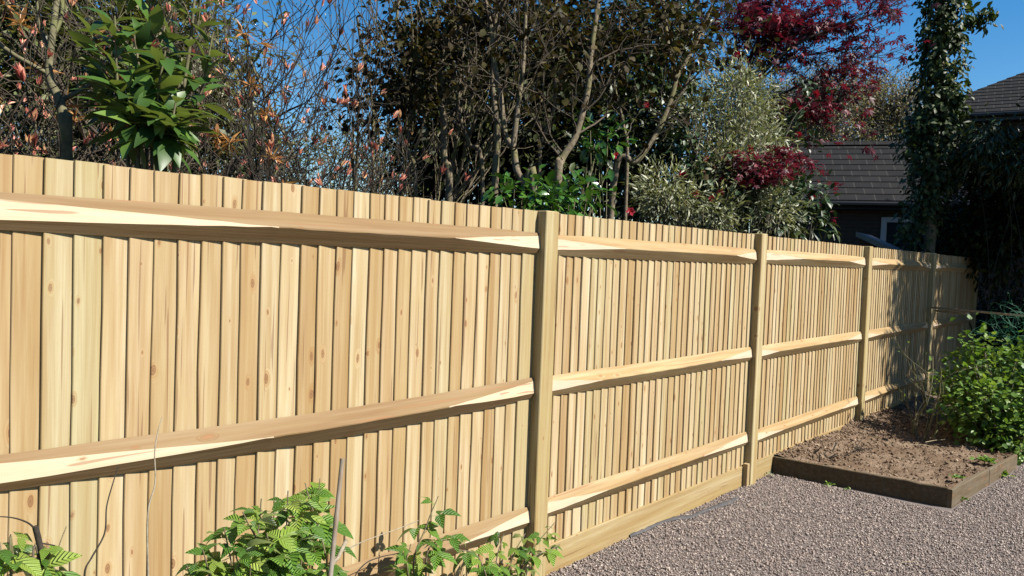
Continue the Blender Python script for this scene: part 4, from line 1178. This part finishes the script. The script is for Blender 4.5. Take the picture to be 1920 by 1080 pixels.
# ------------------------------------------------------------------ bed: green bush, bare stems, batten, netting
bush("currant_bush", "leafy fresh green currant bush growing in the raised soil bed", "shrub", (5.5, -1.1, .06),
     [(V(5.45, -1.1, .54), (.55, .5, .40), 1.2), (V(5.15, -1.05, .40), (.36, .35, .30), .6), (V(5.2, -1.28, .20), (.36, .28, .18), .45), (V(5.95, -1.25, .58), (.6, .5, .40), .9), (V(5.2, -.95, .88), (.16, .16, .14), .12)],
     T_lob, LM_fresh, .048, 5200, 230, .07, B_pale, 141, shell=.45, upn=.9, droop=.25, r0=.009)
rng = np.random.default_rng(143)
e = empty("bare_shrub", (5.0, -.62, .06), "leafless brown woody shrub stems at the left side of the currant bush", "shrub")
tb = Tubes(); tips = []
for k in range(6):
    a = rng.uniform(0, 6.28)
    grow(rng, tb, V(5.0+.10*math.cos(a), -.62+.10*math.sin(a), .05), norm(V(.28*math.cos(a)+.05, .28*math.sin(a), 1)), rng.uniform(.4, .85), rng.uniform(.006, .014), 0, dict(kids=(3, 2), ang=38, lr=.45, wob=.15, up=.03, minr=.0018, seg=.06), tips)
tb.build("stem", B_olive, e)
P = np.array([t[0] for t in tips if rng.random() < .12])
scatter("foliage", LM_fresh, T_oval2, P, rng.normal(0, 1, P.shape), rng.normal(0, .4, P.shape)+V(0, 0, 1), .035, e, 144)

e = empty("batten_rail", (7.486, -.0645, 1.18), "two thin grey battens fixed at one end to the last sunny fence post", "rail")
dB = norm(V(6.3799, -1.1464, 1.20) - V(7.486, -.0645, 1.18)); nB = norm(V(-dB[1], dB[0], 0))
for k, (o, L, dz) in enumerate(((0.0, 2.5, 0), (.035, .62, -.035))):
    a = V(7.486, -.0645, 1.18+dz) + nB*o; q = a + dB*L
    b = MB(); h = .011
    v = []
    for p_ in (a, q):
        v += [p_ - nB*.014 + V(0, 0, -h), p_ + nB*.014 + V(0, 0, -h), p_ + nB*.014 + V(0, 0, h), p_ - nB*.014 + V(0, 0, h)]
    b.add(v, [(0, 1, 2, 3), (7, 6, 5, 4), (0, 4, 5, 1), (1, 5, 6, 2), (2, 6, 7, 3), (3, 7, 4, 0)], .3*k+.2)
    b.build("batten", M_batten, e)
pe = V(7.486, -.0645, 1.18) + dB*2.46 + nB*.035
b = MB(); b.box((pe[0]-.02, pe[1]-.02, 0), (pe[0]+.02, pe[1]+.02, 1.25), .5, 0, .003); b.build("support_stake", M_batten, e)

def netting():
    rng = np.random.default_rng(151)
    e_m = plain("teal_netting", (.005, .12, .055), .6)
    tb = Tubes()
    c0 = at(1902, 616, 7.3)
    for k in range(80):
        p = c0 + rng.normal(0, 1, 3)*V(.13, .13, .10)
        d = norm(rng.normal(0, 1, 3)*V(1, 1, .6)); pts = [p]
        for i in range(7):
            d = norm(d + rng.normal(0, .5, 3) + (c0-p)*.3); p = p + d*.045; pts.append(p)
        tb.add(pts, .0016, 3)
    o = tb.build("garden_netting", e_m, None)
    tag(o, "crumpled teal garden netting heaped on top of the currant bush under the battens", "netting")
netting()

# ------------------------------------------------------------------ foreground canes and raspberries, left to right
T_tri = trifol_t(6)
def raspberry(label, base, canes, seed, ln=.085, dens=1.0, lowz=.0):
    """canes: list of point lists; compound leaves along their upper part"""
    rng = np.random.default_rng(seed)
    e = empty("raspberry_plant", base, label, "plant", "raspberry plants against the fence")
    tb = Tubes(); P, A, N, K = [], [], [], []
    for pts in canes:
        c = spline([V(*base)] + [V(*q) for q in pts], 8)
        tb.add(c, np.linspace(.0045, .0018, len(c)), 6)
        s = np.concatenate([[0], np.cumsum(np.linalg.norm(np.diff(c, axis=0), axis=1))])
        zlo = c[-1][2]-.36
        t = .0; k = 0
        while t < s[-1]:
            i = min(len(c)-2, int(np.searchsorted(s, t)))
            if c[i][2] > zlo:
                d = norm(c[i+1]-c[i]); az = k*2.4 + rng.normal(0, .5)
                side = V(math.cos(az), math.sin(az), 0)
                if c[i][1] + side[1]*.09 > -.03: side[1] = -abs(side[1])
                a = norm(side + d*.3 + V(0, 0, rng.uniform(-.65, .3)))
                P.append(c[i]); A.append(a); N.append(norm(V(0, 0, 1) + side*.25 + rng.normal(0, .35, 3) + SD*.6))
                K.append(ln*rng.uniform(.6, 1.25)*(1.0 if t < s[-1]-.06 else .65))
            k += 1; t += rng.uniform(.022, .05)/dens
    tb.build("stem", B_grey, e)
    scatter("foliage", LM_rasp, T_tri, P, A, N, K, e, seed, smooth=True)
def fy(px, py, y):
    c = at(px, py, 1.0) - CAM
    return CAM + c*(y-CAM[1])/c[1]
rs = np.random.default_rng(3)
can = []
for (x, y, Y) in ((572, 905, -.30), (540, 920, -.36), (490, 935, -.38), (455, 960, -.42), (420, 990, -.40), (380, 1030, -.42), (535, 985, -.45), (500, 1000, -.48), (575, 960, -.33), (440, 1030, -.46), (350, 1060, -.40), (600, 897, -.24), (530, 1040, -.5), (470, 1060, -.5), (565, 1050, -.46)):
    q = fy(x, y, Y); m_ = q*.6 + V(-1.62, -.40, .0)*.4 + rs.normal(0, .03, 3)
    can.append([m_, q])
raspberry("biggest leafy raspberry clump standing left of the bamboo cane", (-1.62, -.40, 0), can, 161, .115, 1.7)
b0 = V(-.83, -.24, 0)
raspberry("thin raspberry shoot in the middle of the first bay right of the bamboo cane", tuple(b0), [[fy(775, 1075, -.24), fy(800, 985, -.24), fy(822, 930, -.24)], [fy(800, 1040, -.26), fy(860, 1010, -.25), fy(868, 1000, -.25)], [fy(765, 1075, -.26), fy(770, 1020, -.27)]], 163, .11, 1.1)
b0 = V(-.40, -.19, 0)
raspberry("low raspberry shoot crossing in front of the second fence post", tuple(b0), [[fy(930, 1060, -.18), fy(945, 1000, -.18)], [fy(980, 1060, -.18), fy(1010, 1015, -.19), fy(1040, 980, -.2)], [fy(960, 1050, -.18), fy(985, 1000, -.17)], [fy(900, 1050, -.2), fy(860, 1030, -.2)], [fy(990, 1055, -.2), fy(1035, 1030, -.2), fy(1050, 1020, -.2)]], 165, .105, 1.1)
b0 = V(-2.33, -.42, 0)
raspberry("raspberry leaves in the bottom left corner", tuple(b0), [[fy(20, 1060, -.42), fy(25, 1040, -.42)], [fy(60, 1075, -.42), fy(75, 1055, -.42)], [fy(5, 1075, -.4), fy(-10, 1040, -.4)], [fy(85, 1090, -.42), fy(95, 1075, -.42)]], 167, .10, 1.0)

M_bamboo = wood("bamboo", [(0, (.26, .22, .175)), (1, (.30, .26, .21))], 2, .0, grain=.3, rough=.5)
def stick(name, pts, r, m, label, cat, group=None, sides=8, r1=None, n=8):
    tb = Tubes(); c = spline(pts, n); tb.add(c, np.linspace(r, r1 or r, len(c)), sides)
    o = tb.build(name, m, None)
    return tag(o, label, cat, group)
# bamboo with nodes
a, q = fy(619, 1085, -.58), fy(642, 860, -.52)
a = a + (a-q)*(a[2]/(q[2]-a[2]))
tb = Tubes(); t = np.linspace(0, 1, 60); pts = a + (q-a)*t[:, None]
rad = .0085 - .0015*t + .0014*(np.abs((t*6) % 1 - .5) > .46)
tb.add(pts, rad, 10)
tb.add(np.array([q, q+(q-a)*.0008]), [.0072, .0004], 10)
o = tb.build("bamboo_cane", M_bamboo, None); tag(o, "upright pale bamboo cane leaning in front of the first bay", "cane")
g0 = fy(612, 1085, -.56); g0 = V(g0[0]-.02, g0[1], 0)
stick("pruned_cane", [g0, g0 + (fy(618, 1080, -.56)-g0)*.6, fy(618, 1080, -.56), fy(634, 1045, -.55), fy(650, 1012, -.54)], .006, B_pale, "short cut brown cane leaning against the bamboo cane", "cane", n=6)
TW = "dry twigs and canes in front of the first bay"
g0 = fy(277, 1090, -.40)
stick("dry_stem", [V(g0[0], g0[1], 0), g0*V(1, 1, .5), g0*V(1, 1, .85), g0*V(1, 1, .97), fy(278, 1080, -.38), fy(276, 1000, -.38), fy(279, 950, -.38), fy(291, 905, -.37), fy(290, 850, -.36), fy(296, 810, -.35), fy(304, 782, -.34)], .0038, B_pale, "tall pale curving dry stem reaching up across the middle rail", "stem", TW, 6, .0012)
g0 = fy(158, 1090, -.42)
stick("dry_stem", [V(g0[0], g0[1], 0), g0*V(1, 1, .5), g0*V(1, 1, .85), g0*V(1, 1, .97), fy(160, 1068, -.42), fy(172, 1045, -.41), fy(196, 1000, -.40), fy(200, 950, -.39), fy(212, 905, -.38), fy(222, 874, -.37)], .0035, B_dark, "thin dark dead stem rising to below the left end of the middle rail", "stem", TW, 6, .0012)
e = empty("dry_stem", tuple(G(fy(80, 1090, -.42))), "dark pruned woody stub with a thin arching side twig at the far left", "stem", TW)
tb = Tubes()
g0 = fy(80, 1090, -.42)
c = spline([G(g0), g0*V(1, 1, .5), g0*V(1, 1, .85), fy(80, 1060, -.42), fy(74, 1020, -.42), fy(66, 987, -.42)], 6); tb.add(c, np.linspace(.008, .0068, len(c)), 8)
tb.add(np.array([c[-1], c[-1]+V(0, 0, .001)]), [.0068, .0003], 8)
c = spline([fy(66, 992, -.42), fy(52, 980, -.43), (fy(25, 971, -.44)), fy(-10, 968, -.45)], 6); tb.add(c, np.linspace(.0025, .0012, len(c)), 5)
c = spline([fy(73, 1018, -.42), fy(88, 1020, -.42), fy(103, 1023, -.42)], 5); tb.add(c, np.linspace(.0022, .0015, len(c)), 5)
tb.build("stem", B_dark, e)
g0 = fy(667, 1090, -.25)
stick("arching_cane", [V(g0[0], g0[1], 0), g0*V(1, 1, .5), g0*V(1, 1, .85), g0*V(1, 1, .97), fy(667, 1078, -.25), fy(686, 1056, -.25), fy(712, 1045, -.25), fy(748, 1037, -.25)], .003, B_dark, "brown cane arching low in front of the bottom rail", "cane", TW, 6, .0018)
stick("pale_bramble", [fy(617, 1056, -.56), fy(650, 1030, -.42), fy(700, 1008, -.27), fy(745, 992, -.25), fy(784, 976, -.24)], .0022, B_pale, "thin white dry bramble strung between the bamboo cane and the raspberry shoot", "stem", TW, 6, .0016)

# ------------------------------------------------------------------ small things on the ground
def membrane():
    line = [atg(1180, 1008), atg(1215, 990), atg(1262, 975), atg(1300, 968), atg(1345, 950), atg(1385, 935)]
    c = spline(line, 8); n = len(c)
    r = np.random.default_rng(7)
    wd = .010 + .016*np.sin(np.linspace(0, 9, n))**2
    d = norm(np.gradient(c, axis=0)); nn = np.stack([-d[:, 1], d[:, 0], 0*d[:, 0]], 1)
    zz = .007 + .008*r.random(n)
    a = c + nn*wd[:, None] + V(0, 0, 1)*zz[:, None]*.4; m_ = c + V(0, 0, 1)*(zz[:, None]+.006); b = c - nn*wd[:, None] + V(0, 0, 1)*zz[:, None]*.3
    v = np.stack([a, m_, b], 1).reshape(-1, 3)
    v = np.concatenate([v, v - V(0, 0, .003)]); k = 3*n
    f = []
    for i in range(n-1):
        for q in (0, 1):
            f.append((i*3+q, i*3+q+1, i*3+q+4, i*3+q+3)); f.append((k+i*3+q, k+i*3+q+3, k+i*3+q+4, k+i*3+q+1))
        f.append((i*3, i*3+3, k+i*3+3, k+i*3)); f.append((i*3+2, k+i*3+2, k+i*3+5, i*3+5))
    o = mk("weed_membrane", v, f, plain("grey_membrane", (.055, .052, .054), .8, noise=.3), None, None, True)
    tag(o, "torn strip of dark grey weed membrane showing through the gravel along the second bay", "fabric")
def atg(px, py, z=.0):
    c = at(px, py, 1.0) - CAM
    return CAM + c*(z-CAM[2])/c[2]
membrane()
def weed(label, p, n, size, seed, lm=LM_fresh, T=T_oval2):
    rng = np.random.default_rng(seed)
    a = rng.uniform(0, 6.28, n)
    P = p + rng.normal(0, 1, (n, 3))*V(size, size, 0)*.55 + V(0, 0, .012)
    A = np.stack([np.cos(a), np.sin(a), rng.uniform(.2, 1.4, n)], 1)
    tag(scatter("weed", lm, T, P, A, rng.normal(0, .4, (n, 3))+V(0, 0, 1), size*(.6+.6*rng.random(n)), None, seed), label, "weed", "small weeds round the bed edging")
weed("tiny seedling at the foot of the dark edging board near the fence", atg(1552, 912), 12, .03, 1)
weed("tiny seedling at the foot of the dark edging board halfway along", atg(1588, 921), 8, .02, 2)
weed("small tuft of weed at the outer corner of the bed edging", atg(1800, 938), 26, .035, 3)
weed("pale weed under the far end of the side edging board", atg(1878, 893), 40, .05, 4)
weed("weed tuft on the soil inside the side edging", atg(1795, 898, .09), 24, .035, 5)
weed("low weed on the soil at the foot of the currant bush", atg(1850, 868, .09), 60, .055, 6)
weed("weed beside the last length of edging at the right edge of the photo", atg(1905, 862), 60, .06, 7)
weed("small grey weed between the fence and the near end of the edging board", atg(1444, 893), 10, .03, 8, LM_sage)
rng = np.random.default_rng(77)
for k, (x, y, lab) in enumerate(((1532, 862, "cluster of dark cut stumps poking from the soil behind the edging board"), (1600, 845, "loose pile of dead brown twigs on the soil near the fence"))):
    p = atg(x, y, .08); e = empty("dead_stump", tuple(p), lab, "stump")
    for i in range(12):
        tb = Tubes()
        q = p + rng.normal(0, .05, 3)*V(1.3, 1, 0); d = norm(rng.normal(0, 1, 3)*V(1, 1, .35) + V(.3, 0, .6 if k == 0 else .25)); L = rng.uniform(.06, .16 if k == 0 else .28)
        tb.add(np.array([q-d*.03, q+d*L*.5, q+d*L]), np.array([.007, .006, .004])*(1 if k == 0 else .6), 5)
        tb.build("stem", B_dark, e)
# dry straws lying about
for k, (x, y, x1, y1, z, lab) in enumerate(((1690, 833, 1760, 838, .11, "pale dry stalk lying on the soil below the currant bush"), (1735, 829, 1775, 824, .12, "short pale dry stalk on the shaded soil edge"), (1690, 1055, 1722, 1054, .012, "pale straw lying on the gravel at the lower right"), (1620, 1075, 1638, 1070, .012, "short pale straw near the bottom edge on the gravel"))):
    a, b_ = atg(x, y, z), atg(x1, y1, z)
    stick("straw", [a, (a+b_)/2+V(0, 0, .006), b_], .0028 if k < 2 else .0018, B_straw, lab, "straw", "dry straws on the ground", 5, .0012, 4)
